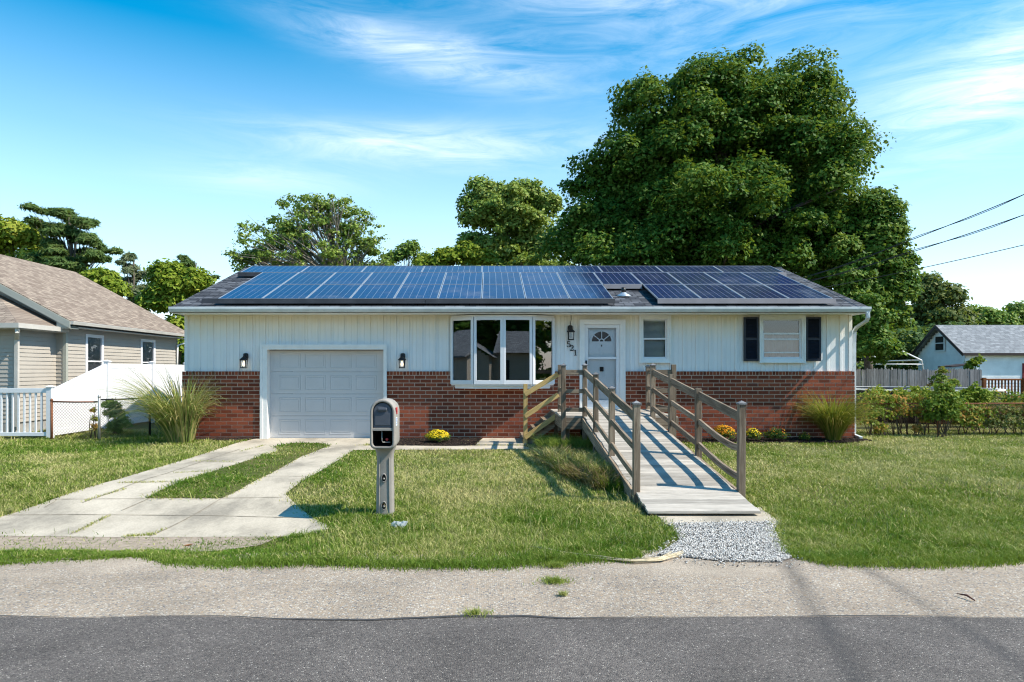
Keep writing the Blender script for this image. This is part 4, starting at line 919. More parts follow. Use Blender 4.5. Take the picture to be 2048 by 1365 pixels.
# side wall split round its two windows
WY = [(NX+0, P(172, 0, 1))]
def y_at(px): return -(-NX)*F/(px-CX) if False else NX*F/(px-CX)
wy = [(y_at(172), y_at(204)), (y_at(282), y_at(308))]
for (a, b_, c, d) in cut_rect(NY0, NY1, 0.3, 2.93, [(p, q, wz0, wz1) for p, q in wy]): lap(m, NX, a, NX, b_, c, d, (1, 0, 0))
lap(m, NX-8.2, NY0, NX, NY0, 0.3, 2.93, (0, -1, 0))
def gclip(z, zt_): 
    w_ = (NRZ-zt_-0.12)/nsl; xl, xr = NRX-w_, NRX+w_; return (max(0, (xl-(NX-8.2))/8.2), min(1, (xr-(NX-8.2))/8.2))
lap(m, NX-8.2, NY0, NX, NY0, 2.93, NRZ, (0, -1, 0), clip=gclip)
m.build('lap_siding', 'lap_taupe', nb)
m = MB(); m.box((NX-8.2, NY0+0.02, -0.1), (NX-0.02, NY1, 2.9)); m.box((NX-8.2, NY0-0.01, -0.1), (NX+0.01, NY0+0.015, 0.3)); m.box((NX-0.015, NY0, -0.1), (NX+0.01, NY1, 0.3)); m.build('foundation', 'foundation', nb)
m = MB(); m.box((NX-0.07, NY0-0.025, 0.3), (NX+0.025, NY0+0.07, 2.95)); m.box((NX-0.05, NY1-0.07, 0.3), (NX+0.022, NY1+0.02, 2.95)); m.build('corner_board', 'trim_sage', nb)
m = MB()
def gslope(m, xe, ze, xr, zr_, y0, y1, th=0.12):
    L = math.hypot(xr-xe, zr_-ze)
    m.add([(xe, y0, ze), (xe, y1, ze), (xr, y1, zr_), (xr, y0, zr_), (xe, y0, ze-th), (xe, y1, ze-th), (xr, y1, zr_-th), (xr, y0, zr_-th)],
          [(0, 1, 2, 3), (7, 6, 5, 4), (0, 4, 5, 1), (1, 5, 6, 2), (2, 6, 7, 3), (3, 7, 4, 0)], [(y0, 0, 0), (y1, 0, 0), (y1, L, 0), (y0, L, 0)]*2)
gslope(m, NEX, NEZ+0.05, NRX, NRZ, NOY, NBY); gslope(m, 2*NRX-NEX, NEZ+0.05, NRX, NRZ, NBY, NOY)
nroof = m.build('roof', 'shingle_tan', nb)
m = MB(); m.prism([(NEX, NOY-0.02, NEZ+0.02), (NRX, NOY-0.02, NRZ-0.03), (NRX, NOY-0.02, NRZ-0.22), (NEX+0.0, NOY-0.02, NEZ-0.17)], (0, 0.03, 0))
m.prism([(NEX-0.01, NOY+0.012, NEZ-0.12), (NRX, NOY+0.012, NRZ-0.17), (NRX, NY0, NRZ-0.17), (NEX-0.01, NY0, NEZ-0.12)], (0, 0, 0.012)); m.box((NX, NOY+0.01, 2.76), (NEX-0.01, NY0, 2.79)); m.box((NX+0.0, NOY+0.0, 2.79), (NEX, NOY+0.02, 2.94)); m.build('rake_board', 'trim_sage', nroof)
m = MB(); m.box((NX+0.02, NY0+0.0, 2.80), (NEX, NBY, 2.82)); m.sweep([(NEX+0.03, NOY, 2.92), (NEX+0.03, NBY, 2.92)], [(-0.04, -0.05), (0.05, -0.05), (0.07, 0.03), (0.05, 0.04), (-0.04, 0.04)]); m.build('gutter', 'gutter_sand', nb)
m = MB(); m.sweep([(NEX+0.04, NBY-0.15, 2.88), (NEX+0.04, NBY-0.15, 2.75), (NX+0.07, NBY-0.6, 2.55), (NX+0.07, NBY-0.6, 0.2)], [(-0.035, -0.03), (0.035, -0.03), (0.035, 0.03), (-0.035, 0.03)]); m.build('downspout', 'trim_white', nb)
def side_window(y0, y1, z0, z1, X, nx_, parent, fmat='vinyl_white'):
    m = MB(); s = nx_
    for (a, b_, c, d) in ((y0-0.05, y0+0.05, z0-0.05, z1+0.05), (y1-0.05, y1+0.05, z0-0.05, z1+0.05), (y0+0.05, y1-0.05, z0-0.05, z0+0.04), (y0+0.05, y1-0.05, z1-0.04, z1+0.05), (y0+0.05, y1-0.05, (z0+z1)/2-0.02, (z0+z1)/2+0.02)):
        m.box((X-0.05, a, c), (X+0.035*s, b_, d))
    wi = m.build('window', fmat, parent)
    m = MB(); m.quad((X, y0+0.05, z0+0.04), (X, y1-0.05, z0+0.04), (X, y1-0.05, z1-0.04), (X, y0+0.05, z1-0.04)); m.build('pane', 'glass_window', wi)
    m = MB(); z = z0+(z1-z0)*0.45
    while z < z1-0.05: m.add([(X-0.06*s, y0+0.04, z), (X-0.06*s, y1-0.04, z), (X-0.04*s, y1-0.04, z+0.028), (X-0.04*s, y0+0.04, z+0.028)], [(0, 1, 2, 3)]); z += 0.033
    m.build('blind', 'blind', wi); m = MB(); m.quad((X-0.012*s-0.0, y0, z0), (X-0.012*s, y1, z0), (X-0.012*s, y1, z1), (X-0.012*s, y0, z1))
    return wi
for (a, b_) in wy: side_window(a, b_, wz0, wz1, NX-0.005, 1, nb)
# its lower front wing
FX = -12.02; FY = 17.3
m = MB(); lap(m, -20, FY, FX, FY, 0.3, 2.72, (0, -1, 0)); lap(m, FX, FY, FX, NY0, 0.3, 2.72, (1, 0, 0)); m.build('wing_siding', 'lap_taupe', nb)
m = MB(); m.box((-20, FY+0.02, -0.1), (FX-0.02, NY0, 2.7)); m.box((-20, FY-0.01, -0.1), (FX+0.01, FY+0.015, 0.3)); m.build('foundation', 'foundation', nb)
m = MB(); e0 = FX+0.3; ye = FY-0.35; m.add([(e0, ye, 2.80), (-20, ye, 2.80), (-20, NY0-0.02, 3.75), (e0-1.9, NY0-0.02, 3.75), (e0, NY0-0.02, 2.80)], [(1, 0, 3, 2), (0, 4, 3)], [(e0, 0, 0), (-20, 0, 0), (-20, 2.2, 0), (e0-1.9, 2.2, 0), (e0, 0, 0)])
m.build('wing_roof', 'shingle_tan', nb)
m = MB(); m.box((-20, ye-0.1, 2.68), (e0+0.08, ye, 2.80)); m.box((e0, ye, 2.68), (e0+0.08, NY0-0.03, 2.80)); m.box((-20, ye, 2.66), (e0, FY+0.1, 2.68)); m.box((FX, FY+0.1, 2.66), (e0, NY0-0.03, 2.68))
m.sweep([(e0-0.0, ye-0.03, 2.70), (e0-0.0, ye-0.03, 2.58), (FX+0.05, FY-0.03, 2.40), (FX+0.05, FY-0.045, 0.2)], [(-0.045, -0.035), (0.045, -0.035), (0.045, 0.035), (-0.045, 0.035)]); m.build('gutter', 'gutter_sand', nb)

# ------------------------------------------------------------------ white vinyl fence
fx = -10.5
pf_ = thing('picket_fence', 'low white vinyl picket fence beside the taupe house', 'fence', (-12.5, 16.3, 0))
m = MB(); x = -16.2
while x < fx-0.1: m.box((x, 16.27, 0.10), (x+0.038, 16.305, 1.14)); x += 0.137
m.build('pickets', 'vinyl_white', pf_)
m = MB(); m.box((-16.3, 16.255, 1.09), (fx-0.06, 16.325, 1.20)); m.box((-16.3, 16.255, 0.06), (fx-0.06, 16.325, 0.15)); m.build('rails', 'vinyl_white', pf_, 0.004)
def vpost(x, y, h, parent, w_=0.127):
    m = MB(); m.box((x-w_/2, y-w_/2, -0.05), (x+w_/2, y+w_/2, h)); p = m.build('post', 'vinyl_white', parent, 0.004)
    m = MB(); m.box((x-w_/2-0.02, y-w_/2-0.02, h), (x+w_/2+0.02, y+w_/2+0.02, h+0.02)); h2 = w_/2+0.012
    m.add([(x-h2, y-h2, h+0.02), (x+h2, y-h2, h+0.02), (x+h2, y+h2, h+0.02), (x-h2, y+h2, h+0.02), (x, y, h+0.055)], [(0, 1, 4), (1, 2, 4), (2, 3, 4), (3, 0, 4)]); m.build('post_cap', 'vinyl_white', p)
pv = thing('privacy_fence', 'tall solid white vinyl fence stepping up along the property line', 'fence', (fx, 19, 0))
vpost(fx, 16.3, 1.22, pv); fy_ = [16.3, 18.72, 21.2, 23.6, 26.1]
for y in fy_[1:]: vpost(fx, y, 1.86, pv)
for i in range(4):
    a, b_ = fy_[i]+0.064, fy_[i+1]-0.064; h0, h1 = (1.16, 1.80) if i == 0 else (1.80, 1.80)
    m = MB(); n = 14
    for k in range(n):
        u0, u1 = a+(b_-a)*k/n, a+(b_-a)*(k+1)/n-0.003; ha, hb = h0+(h1-h0)*k/n-0.06, h0+(h1-h0)*(k+1)/n-0.06
        m.prism([(fx-0.018, u0, 0.08), (fx-0.018, u1, 0.08), (fx-0.018, u1, hb), (fx-0.018, u0, ha)], (0.036, 0, 0))
    m.build('panel', 'vinyl_white', pv)
    m = MB(); m.bar((fx, a, h0-0.06), (fx, b_, h1-0.06), 0.05, 0.14); m.bar((fx, a, 0.13), (fx, b_, 0.13), 0.05, 0.14); m.build('rail', 'vinyl_white', pv)

# ------------------------------------------------------------------ chain link
def chain(name, label, pts, h, posts, rustm='galvanised', railm='rust', gate=False, mesh=0.06):
    t = thing(name, label, 'fence', (*pts[0], 0)); wires = MB(); rl = MB()
    for a, b_ in zip(pts[:-1], pts[1:]):
        A = Vector((*a, 0)); B = Vector((*b_, 0)); L = (B-A).length; d = (B-A)/L; n = int(L/mesh)
        for k in range(-int(h/mesh), n):
            for sg in (1, -1):
                s0 = k*mesh if sg == 1 else k*mesh+h; s1 = s0+sg*h; z0, z1 = 0.04, h
                def cl(s_, z_, so_, zo_):
                    if s_ < 0: f_ = (0-s_)/(so_-s_); return 0, z_+(zo_-z_)*f_
                    if s_ > L: f_ = (L-s_)/(so_-s_); return L, z_+(zo_-z_)*f_
                    return s_, z_
                if (s0 < 0 and s1 < 0) or (s0 > L and s1 > L): continue
                p, zp = cl(s0, z0, s1, z1); q, zq = cl(s1, z1, s0, z0)
                if abs(p-q) < 0.01: continue
                wires.tube([A+d*p+Vector((0, 0, zp)), A+d*q+Vector((0, 0, zq))], 0.003, 3)
        rl.tube([A+Vector((0, 0, h)), A.lerp(B, 0.5)+Vector((0, 0, h-0.008)), B+Vector((0, 0, h))], 0.018, 8)
    wires.build('chain_mesh', rustm, t); rl.build('top_rail', railm, t)
    for (x, y, hh, mt) in posts:
        m = MB(); m.tube([(x, y, -0.05), (x, y, hh)], 0.028, 10); m.lathe((x, y, hh), [(0.032, -0.02), (0.034, 0.01), (0.02, 0.035), (0.003, 0.045)], 10); m.build('post', mt, t)
chain('chain_link_gate', 'rusty chain link gate standing between the white fence and a grey post', [(-10.15, 15.85), (-9.06, 15.75)], 0.90, [(-10.18, 15.85, 0.93, 'rust')], rustm='rust', railm='rust', mesh=0.075)
chain('chain_link_fence', 'dark chain link fence running back beside the tall grass left of the house', [(-9.0, 15.72), (-8.35, 16.75), (-7.5, 18.4)], 0.95, [(-9.0, 15.72, 1.02, 'galvanised'), (-8.35, 16.75, 0.98, 'black_metal')], 'black_metal', 'black_metal')
chain('chain_link_fence', 'long low chain link fence overgrown with vines right of the house', [(8.75, 16.9), (15.5, 17.3)], 0.80, [(8.8, 16.9, 0.85, 'rust'), (11.2, 17.05, 0.84, 'rust'), (13.6, 17.2, 0.84, 'rust')], 'rust')

# ------------------------------------------------------------------ things in the yard to the right
sf = thing('stockade_fence', 'weathered grey wooden stockade fence behind the vines', 'fence', (17.5, 27.5, 0))
m = MB(); x = 14.2
while x < 19.75:
    h = 1.68+0.02*math.sin(x*2.1)+random.uniform(-0.03, 0.03); y = 27.5+random.uniform(-0.008, 0.008); l = random.uniform(-0.006, 0.006)
    m.prism([(x, y, 0), (x+0.088, y, 0), (x+0.088+l, y, h-0.05), (x+0.044+l, y, h), (x+l, y, h-0.05)], (0, 0.018, 0)); vs = m.g
    for q in range(1, 11): g = m.g[-q]; m.g[-q] = (m.v[-q][2]+x*7, m.v[-q][0]+x*3, m.v[-q][1])
    x += 0.097
m.build('pickets', 'wood_silver', sf)
m = MB(); [m.box((14.2, 27.52, z), (19.8, 27.56, z+0.09)) for z in (0.35, 1.3)]; m.build('rails', 'wood_silver', sf)
dr = thing('deck_railing', 'reddish brown wooden deck railing with vertical balusters at the right edge', 'railing', (18, 24, 0))
m = MB(); x = 17.42
while x < 21: m.box((x, 24.0, 0.55), (x+0.04, 24.035, 1.27)); x += 0.115
m.build('balusters', 'wood_stained', dr)
m = MB(); m.box((17.3, 23.96, 1.27), (21, 24.08, 1.33)); m.box((17.3, 23.98, 0.46), (21, 24.06, 0.55)); m.box((17.3, 23.95, 0.2), (21, 26.4, 0.45)); m.build('rails', 'wood_stained', dr)
for x in (17.3, 18.72, 20.2): m = MB(); m.box((x, 23.92, 0), (x+0.1, 24.02, 1.36)); m.build('post', 'wood_stained', dr)
m = MB(); m.sweep([(17.5+0*math.cos(a), 0, 0) for a in ()] or [(0, 0, 0), (0, 0, 0.01)], [(0.001, 0), (0, 0.001)]) if False else None
pc = (14.2, 22.7); pr_ = 2.3; pool = thing('above_ground_pool', 'low dark round pool with a pale rim behind the vine covered fence', 'pool', (pc[0], pc[1], 0))
m = MB(); m.lathe((pc[0], pc[1], 0), [(pr_, 0), (pr_, 0.98)], 48); m.build('wall', 'pool_liner', pool)
m = MB(); N_ = 48; vs = [(pc[0]+r*math.cos(2*math.pi*j/N_), pc[1]+r*math.sin(2*math.pi*j/N_), z) for r, z in ((pr_-0.1, 1.03), (pr_+0.06, 1.03), (pr_+0.06, 0.985), (pr_-0.1, 0.985)) for j in range(N_)]
m.add(vs, [(i*N_+j, ((i+1) % 4)*N_+j, ((i+1) % 4)*N_+(j+1) % N_, i*N_+(j+1) % N_) for i in range(4) for j in range(N_)], None, 0.5); m.build('rim', 'trim_white', pool)
m = MB(); m.lathe((pc[0], pc[1], 0), [(pr_-0.02, 1.0), (pr_-0.02, 1.02)], 48); m.build('cover', 'pool_liner', pool)
# white garage far right
gr = thing('white_garage', 'white sided garage with grey shingled roof and gable window in the next yard', 'garage', (33, 45.5, 0))
gX, gY0, gY1 = 30.0, 43.1, 47.8; gE = 2.72; gR = 4.62; gm = (gY0+gY1)/2
m = MB(); lap(m, gX, gY0, 46, gY0, 0, gE, (0, -1, 0), 0.2); lap(m, gX, gY0, gX, gY1, 0, gE, (-1, 0, 0), 0.2)
gs_ = (gR-gE)/(gm-gY0+0.25)
def gc2(z, zt_): w_ = (gR-zt_-0.1)/gs_; L = gY1-gY0; return (max(0, 0.5-w_/L), min(1, 0.5+w_/L))
lap(m, gX, gY0, gX, gY1, gE, gR, (-1, 0, 0), 0.2, gc2); m.build('lap_siding', 'white_far', gr)
m = MB(); m.box((gX+0.01, gY0+0.01, 0), (46, gY1, gE-0.02)); m.build('wall_core', 'white_far', gr)
m = MB()
for (y0, y1, xa, xb) in ((gY0-0.3, gm, gX-0.35, 46), (gY1+0.3, gm, 46, gX-0.35)):
    z0 = gR-abs(y1-y0)*gs_; L = math.hypot(y1-y0, gR-z0)
    m.add([(xa, y0, z0), (xb, y0, z0), (xb, y1, gR), (xa, y1, gR), (xa, y0, z0-0.1), (xb, y0, z0-0.1), (xb, y1, gR-0.1), (xa, y1, gR-0.1)], [(0, 1, 2, 3), (7, 6, 5, 4), (0, 4, 5, 1), (1, 5, 6, 2), (3, 7, 4, 0)], [(xa, 0, 0), (xb, 0, 0), (xb, L, 0), (xa, L, 0)]*2)
grr = m.build('roof', 'shingle_grey', gr)
m = MB(); z0 = gR-(gm-gY0+0.3)*gs_
m.prism([(gX-0.38, gY0-0.32, z0+0.03), (gX-0.38, gm, gR+0.03), (gX-0.38, gm, gR-0.2), (gX-0.38, gY0-0.32, z0-0.2)], (0.03, 0, 0)); m.prism([(gX-0.38, gY1+0.32, z0+0.03), (gX-0.38, gm, gR+0.03), (gX-0.38, gm, gR-0.2), (gX-0.38, gY1+0.32, z0-0.2)], (0.03, 0, 0)); m.box((gX-0.35, gY0-0.34, z0-0.15), (46, gY0-0.3, z0+0.01)); m.build('fascia', 'fascia_brown', grr)
m = MB()
for q in (((44.9, 2.85), (46.0, 2.95)), ((44.9, 3.85), (46.0, 3.98)), ((44.9, 2.95), (45.02, 3.85)), ((45.88, 2.95), (46.0, 3.85)), ((45.02, 3.38), (45.88, 3.44))): m.box((gX-0.09, q[0][0], q[0][1]), (gX-0.04, q[1][0], q[1][1]))
gw = m.build('window', 'vinyl_white', gr); m = MB(); m.box((gX-0.05, 45.02, 2.95), (gX-0.03, 45.88, 3.85)); m.build('pane', 'room_dark', gw)
m = MB(); m.box((33.6, gY0-0.05, 0), (34.6, gY0-0.02, 2.05)); m.build('door', 'maroon', gr)
m = MB(); m.box((28.3, 41.8, 0), (29.9, 42.9, 1.72)); gb = tag(m.build('storage_box', 'white_far'), 'small pale storage shed with flat dark top against the white garage', 'shed')
m = MB(); m.prism([(28.15, 41.6, 1.78), (30.0, 41.6, 1.98), (30.0, 41.6, 2.06), (28.15, 41.6, 1.86)], (0, 1.3, 0)); m.build('shed_roof', 'fascia_brown', gb)
cf = thing('canopy_frame', 'bare white tube canopy frame behind the stockade fence', 'frame', (19, 31.5, 0))
m = MB(); 
for Y in (31.5, 34.5):
    m.tube([P(1846, 740, 31.5)*1 + Vector((0, Y-31.5, -1.6)), P(1846, 738, 31.5)+Vector((0, Y-31.5, 0)), P(1843, 721, 31.5)+Vector((0, Y-31.5, 0)), P(1795, 698, 31.5)+Vector((0, Y-31.5, 0)), P(1742, 722, 31.5)+Vector((0, Y-31.5, 0)), P(1738, 740, 31.5)+Vector((0, Y-31.5, -1.6))], 0.035, 8)
a = P(1795, 698, 31.5); m.tube([a, a+Vector((0, 3, 0))], 0.03, 8); a = P(1843, 721, 31.5); m.tube([a, a+Vector((0, 3, 0))], 0.03, 8); m.tube([P(1846, 729, 31.5), P(1742, 729, 31.5)], 0.025, 8)
m.build('tubes', 'vinyl_white', cf)
up = thing('utility_pole', 'brown wooden utility pole partly hidden by the trees on the right', 'pole', (36.4, 60, 0))
m = MB(); m.tube([(36.4, 60, 0), (36.4, 60, 8.0)], 0.17, 10, scale=[1, 0.75]); m.build('shaft', 'bark', up); m = MB(); m.lathe((36.8, 60, 4.3), [(0.2, 0), (0.22, 0.1), (0.22, 0.7), (0.15, 0.8)], 12); m.build('transformer', 'galvanised', up); m = MB(); m.box((35.4, 59.95, 7.2), (37.4, 60.05, 7.35)); m.build('crossarm', 'bark', up)
# overhead wires from the street to the house
def wire(name, label, a, b_, sag, r, extra=0.0):
    m = MB(); A, B = Vector(a), Vector(b_); pts = []
    for k in range(25):
        u = k/24; q = A.lerp(B, u); q.z -= sag*4*u*(1-u); pts.append(q)
    m.tube(pts, r, 6)
    if extra:
        pts2 = [p+Vector((0.0, 0.02*math.sin(i*1.1), 0.035*math.cos(i*1.1))) for i, p in enumerate(pts)]; m.tube(pts2, r*0.8, 5)
    tag(m.build(name, 'cable_black'), label, 'cable', 'overhead wires to the house')
H1 = Vector((8.62, 18.6, 4.15))
def far_end(px, py, Y, H, t): q = P(px, py, Y); return H+(q-H)*t
wire('overhead_wire', 'topmost twisted service wire crossing the sky at the right', H1, far_end(2048, 358, 13.5, H1, 2.4), 0.32, 0.009, 1)
wire('overhead_wire', 'middle overhead wire just beneath the twisted one', H1+Vector((0, 0.1, -0.12)), far_end(2048, 390, 13.5, H1, 2.4), 0.34, 0.009, 1)
H2 = Vector((8.62, 20.0, 3.85))
wire('overhead_wire', 'lowest thin overhead wire at the right edge', H2, far_end(2048, 467, 14.5, H2, 2.2), 0.25, 0.008)

# ------------------------------------------------------------------ foliage
def leaves(name, C, Rd, n, size, mat, parent=None, flat=1.0, tmean=0.4, tspread=0.28, up=0.5, shell=0.75, long=1.0, box=None):
    C = np.asarray(C, float); Rd = np.asarray(Rd, float)
    if Rd.ndim == 1: Rd = np.stack([Rd, Rd, Rd*flat], -1)
    wgt = (Rd[:, 0]*Rd[:, 2]); wgt = wgt/wgt.sum(); idx = rng.choice(len(C), n, p=wgt)
    d = rng.normal(size=(n, 3)); d /= np.linalg.norm(d, axis=1, keepdims=True); d[:, 2] = np.where(d[:, 2] < -0.3, -d[:, 2]*0.8, d[:, 2])
    rad = shell+(1.08-shell)*rng.random(n)**0.8; inner = rng.random(n) < 0.22; rad[inner] *= rng.random(inner.sum())
    # lumpy blob surface
    lump = 1+0.22*np.sin(d[:, 0]*5+idx*1.7)*np.sin(d[:, 1]*5+idx*2.3)+0.15*np.sin(d[:, 2]*7+idx)
    p = C[idx]+d*Rd[idx]*(rad*lump)[:, None]
    if box is not None:
        bad = (p[:, 0] > box[0]) & (p[:, 0] < box[1]) & (p[:, 1] > box[2]) & (p[:, 1] < box[3]) & (p[:, 2] < box[4]); k = ~bad; p = p[k]; d = d[k]; idx = idx[k]; n = len(p)
    k = p[:, 2] > 0.02; p = p[k]; d = d[k]; idx = idx[k]; n = len(p)
    nm = d*0.9+rng.normal(size=(n, 3))*0.55; nm[:, 2] += up; nm /= np.linalg.norm(nm, axis=1, keepdims=True)
    t1 = np.cross(nm, rng.normal(size=(n, 3))); t1 /= np.linalg.norm(t1, axis=1, keepdims=True)+1e-9; t2 = np.cross(nm, t1)
    s = size*rng.uniform(0.55, 1.25, n); fold = nm*(s*0.18)[:, None]
    a = t1*(s*long)[:, None]; b_ = t2*(s*0.62/long**0.5)[:, None]
    V = np.stack([p-a*0.9, p+b_-fold-a*0.1, p+a, p-b_-fold-a*0.1], 1).reshape(-1, 3)
    Fc = np.arange(4*n).reshape(n, 4)
    Fc = np.concatenate([Fc[:, [0, 1, 2]], Fc[:, [0, 2, 3]]])
    bt = rng.normal(size=len(C))*0.11
    ti = np.clip(rng.normal(tmean, tspread*0.6, n)+bt[idx], 0, 1)
    return np_mesh(name, V, Fc, mat, parent, tint=np.repeat(ti, 4))
def crown_blobs(ells, nb_, rb, rb2=None, fill=0.25, box=None, squash=0.85):
    E = np.array(ells, float); C = []; Rr = []
    area = E[:, 3]*E[:, 5]; pr = area/area.sum(); tries = 0
    while len(C) < nb_ and tries < nb_*40:
        tries += 1; e = E[rng.choice(len(E), p=pr)]; d = rng.normal(size=3); d /= np.linalg.norm(d)
        if d[2] < -0.45 and rng.random() < 0.5: d[2] = -d[2]
        k = 1.0-0.30*rng.random()**0.8 if rng.random() > fill else 0.7*rng.random()**0.5
        r = rng.uniform(rb*0.5, rb*1.35) if k > 0.7 else rb*1.2
        rr = np.maximum(e[3:6]-r*0.8, 0.2); p = e[:3]+d*rr*k/0.95
        ins = (((p-E[:, :3])/E[:, 3:6])**2).sum(1)**0.5
        if k > 0.7 and (ins < 0.72).any(): continue
        if box is not None and box[0]-r < p[0] < box[1]+r and box[2]-r < p[1] < box[3]+r*0.6 and p[2]-r < box[4]: continue
        if p[2] < r*0.7: continue
        C.append(p); Rr.append([r, r, r*squash])
    return np.array(C), np.array(Rr)
def ell(px, py, rx, ry, Y, ryd=None):
    c = P(px, py, Y); a = rx*Y/F; return [c.x, Y, c.z, a, (ryd if ryd else a*0.85), ry*Y/F]
def limbs(t, base, top, C, Rr, r0, mat, nl=14, pieces=True, wig=0.25, twigs=0):
    base, top = Vector(base), Vector(top); m = MB(); n = 8; pts = []
    for k in range(n+1):
        u = k/n; q = base.lerp(top, u); q.x += wig*math.sin(u*4+base.x); q.y += wig*math.cos(u*3+base.y)*0.6; pts.append(q)
    pts[0] = base
    m.tube(pts, r0, 10, scale=[1.35]+[1.0-0.75*k/n for k in range(1, n+1)])
    tr = m.build('trunk', mat, t)
    m = MB(); sel = rng.choice(len(C), min(nl, len(C)), replace=False)
    for i in sel:
        c = Vector(C[i]); s = max(1, min(n-1, int((0.15+0.75*max(0, min(1, (c.z-base.z)/(top.z-base.z+1e-6)))*0.8)*n))); a = pts[s]
        if c.z < a.z-0.3: a = pts[max(1, s-2)]
        mid = a.lerp(c, 0.5)+Vector((random.uniform(-.2, .2), random.uniform(-.2, .2), random.uniform(0.0, 0.12)*(c-a).length))
        L = [a, a.lerp(mid, 0.55)+Vector((0, 0, 0.04*(c-a).length)), mid, mid.lerp(c, 0.55), c]
        rr = r0*(1-0.7*s/n)*0.42
        m.tube(L, rr, 6, scale=[1, 0.75, 0.55, 0.38, 0.15])
        for _ in range(twigs):
            b_ = L[random.choice((2, 3))]; e_ = c+Vector((random.uniform(-1, 1), random.uniform(-1, 1), random.uniform(-0.4, 1)))*float(Rr[i][0])*1.2
            m.tube([b_, b_.lerp(e_, 0.5)+Vector((0, 0, 0.08)), e_], rr*0.3, 4, scale=[1, 0.7, 0.2])
    m.build('limbs', mat, t); return tr
def tree(name, label, ells, X, Y, nb_, rb, nleaf, size, mat, trunk_r=0.25, bark='bark', box=None, nl=14, fill=0.25, squash=0.85, tmean=0.4, tsp=0.28, twigs=0, up=0.5, group=None, shell=0.75, long=1.0, ztop=None, base_z=0):
    t = thing(name, label, 'tree', (X, Y, base_z), group)
    C, Rr = crown_blobs(ells, nb_, rb, fill=fill, box=box, squash=squash)
    zt_ = ztop or C[:, 2].max()*0.86; cx_ = float(np.mean(C[:, 0]))
    limbs(t, (X, Y, base_z-0.1), (X*0.4+cx_*0.6, float(np.mean(C[:, 1])), zt_), C, Rr, trunk_r, bark, nl, twigs=twigs)
    leaves('crown', C, Rr, nleaf, size, mat, t, tmean=tmean, tspread=tsp, box=box, up=up, shell=shell, long=long)
    return t
HB = (HX0-0.2, HX1+0.35, HY0-0.6, HY1+0.9, 5.0)
YM = 31.5
tree('maple_tree', 'huge rounded dark green maple towering behind the right half of the house',
     [ell(1530, 285, 160, 185, YM), ell(1430, 300, 150, 180, YM), ell(1335, 325, 160, 180, YM), ell(1585, 400, 142, 165, YM, 5), ell(1240, 430, 132, 150, YM), ell(1280, 370, 135, 150, YM), ell(1430, 470, 250, 140, YM, 6), ell(1640, 540, 125, 140, 30.0, 3.0), ell(1185, 500, 105, 110, YM), ell(1120, 500, 60, 70, YM), ell(1430, 540, 240, 90, 30.5, 4), ell(1300, 520, 190, 110, 31)],
     10.6, 31.5, 520, 0.92, 340000, 0.105, 'leaf_maple', 0.45, box=HB, nl=40, tmean=0.38, squash=0.95, tsp=0.36)
tree('maple_tree', 'smaller bright green maple beside the right end of the house', [ell(1755, 500, 75, 125, 28.0), ell(1770, 590, 72, 110, 28.0), ell(1720, 640, 60, 70, 26.5, 1.3), ell(1700, 560, 60, 90, 27.5), ell(1738, 700, 55, 40, 26.5, 1.3)],
     15.6, 28.0, 150, 0.58, 90000, 0.095, 'leaf_maple', 0.2, box=HB, nl=16, tmean=0.5, squash=0.95, tsp=0.36)
tree('leafy_tree', 'light green full tree just left of the huge maple', [ell(1010, 440, 95, 80, 38), ell(1060, 500, 90, 90, 38), ell(945, 445, 42, 32, 38), ell(985, 400, 55, 38, 38), ell(1045, 395, 60, 42, 38), ell(1000, 510, 75, 50, 38), ell(940, 415, 30, 22, 38), ell(1090, 420, 40, 50, 38), ell(955, 500, 50, 50, 38), ell(1030, 550, 120, 45, 38), ell(960, 380, 34, 22, 38)],
     1.2, 38, 280, 0.6, 62000, 0.12, 'leaf_light', 0.28, tmean=0.62, squash=0.95)
tree('airy_tree', 'sparse airy tree with visible pale branches behind the garage roof', [ell(640, 450, 110, 70, 33), ell(560, 480, 95, 60, 33), ell(510, 520, 65, 42, 33), ell(700, 480, 75, 65, 33), ell(650, 420, 80, 36, 33), ell(735, 500, 50, 45, 33), ell(600, 520, 150, 60, 33), ell(500, 525, 55, 40, 33), ell(700, 530, 90, 40, 33)],
     -6.6, 33, 420, 0.36, 20000, 0.085, 'leaf_light', 0.24, 'bark_pale', box=HB, nl=170, tmean=0.50, tsp=0.36, twigs=2, shell=0.2, fill=0.3, squash=0.8)
tree('airy_tree', 'small thin tree between the airy tree and the green bushes', [ell(820, 505, 32, 36, 36), ell(790, 520, 40, 28, 36), ell(845, 525, 28, 20, 36)], -4.2, 36, 40, 0.42, 3800, 0.10, 'leaf_light', 0.1, 'bark_pale', nl=24, tmean=0.4, twigs=2, shell=0.4)
tree('bushy_tree', 'low yellow-green bushy tree peeking over the middle of the roof', [ell(900, 520, 40, 34, 34), ell(935, 512, 34, 36, 34), ell(875, 532, 28, 22, 34), ell(970, 520, 30, 30, 34), ell(850, 535, 30, 14, 34)], -1.8, 34, 46, 0.45, 9000, 0.12, 'leaf_yellowgreen', 0.15)
tree('leafy_tree', 'bright yellow-green tree between the two houses', [ell(350, 590, 62, 62, 31), ell(385, 570, 42, 42, 31), ell(315, 610, 45, 40, 31), ell(360, 680, 45, 80, 31), ell(335, 555, 38, 30, 31)], -14.2, 31, 75, 0.62, 21000, 0.12, 'leaf_yellowgreen', 0.2)
tree('leafy_tree', 'pale olive tree far left behind the brown roof', [ell(20, 480, 70, 52, 42), ell(80, 530, 60, 40, 42), ell(-30, 500, 70, 60, 42), ell(130, 555, 50, 30, 42)], -29, 42, 70, 0.9, 20000, 0.16, 'leaf_yellowgreen', 0.25, tmean=0.55)
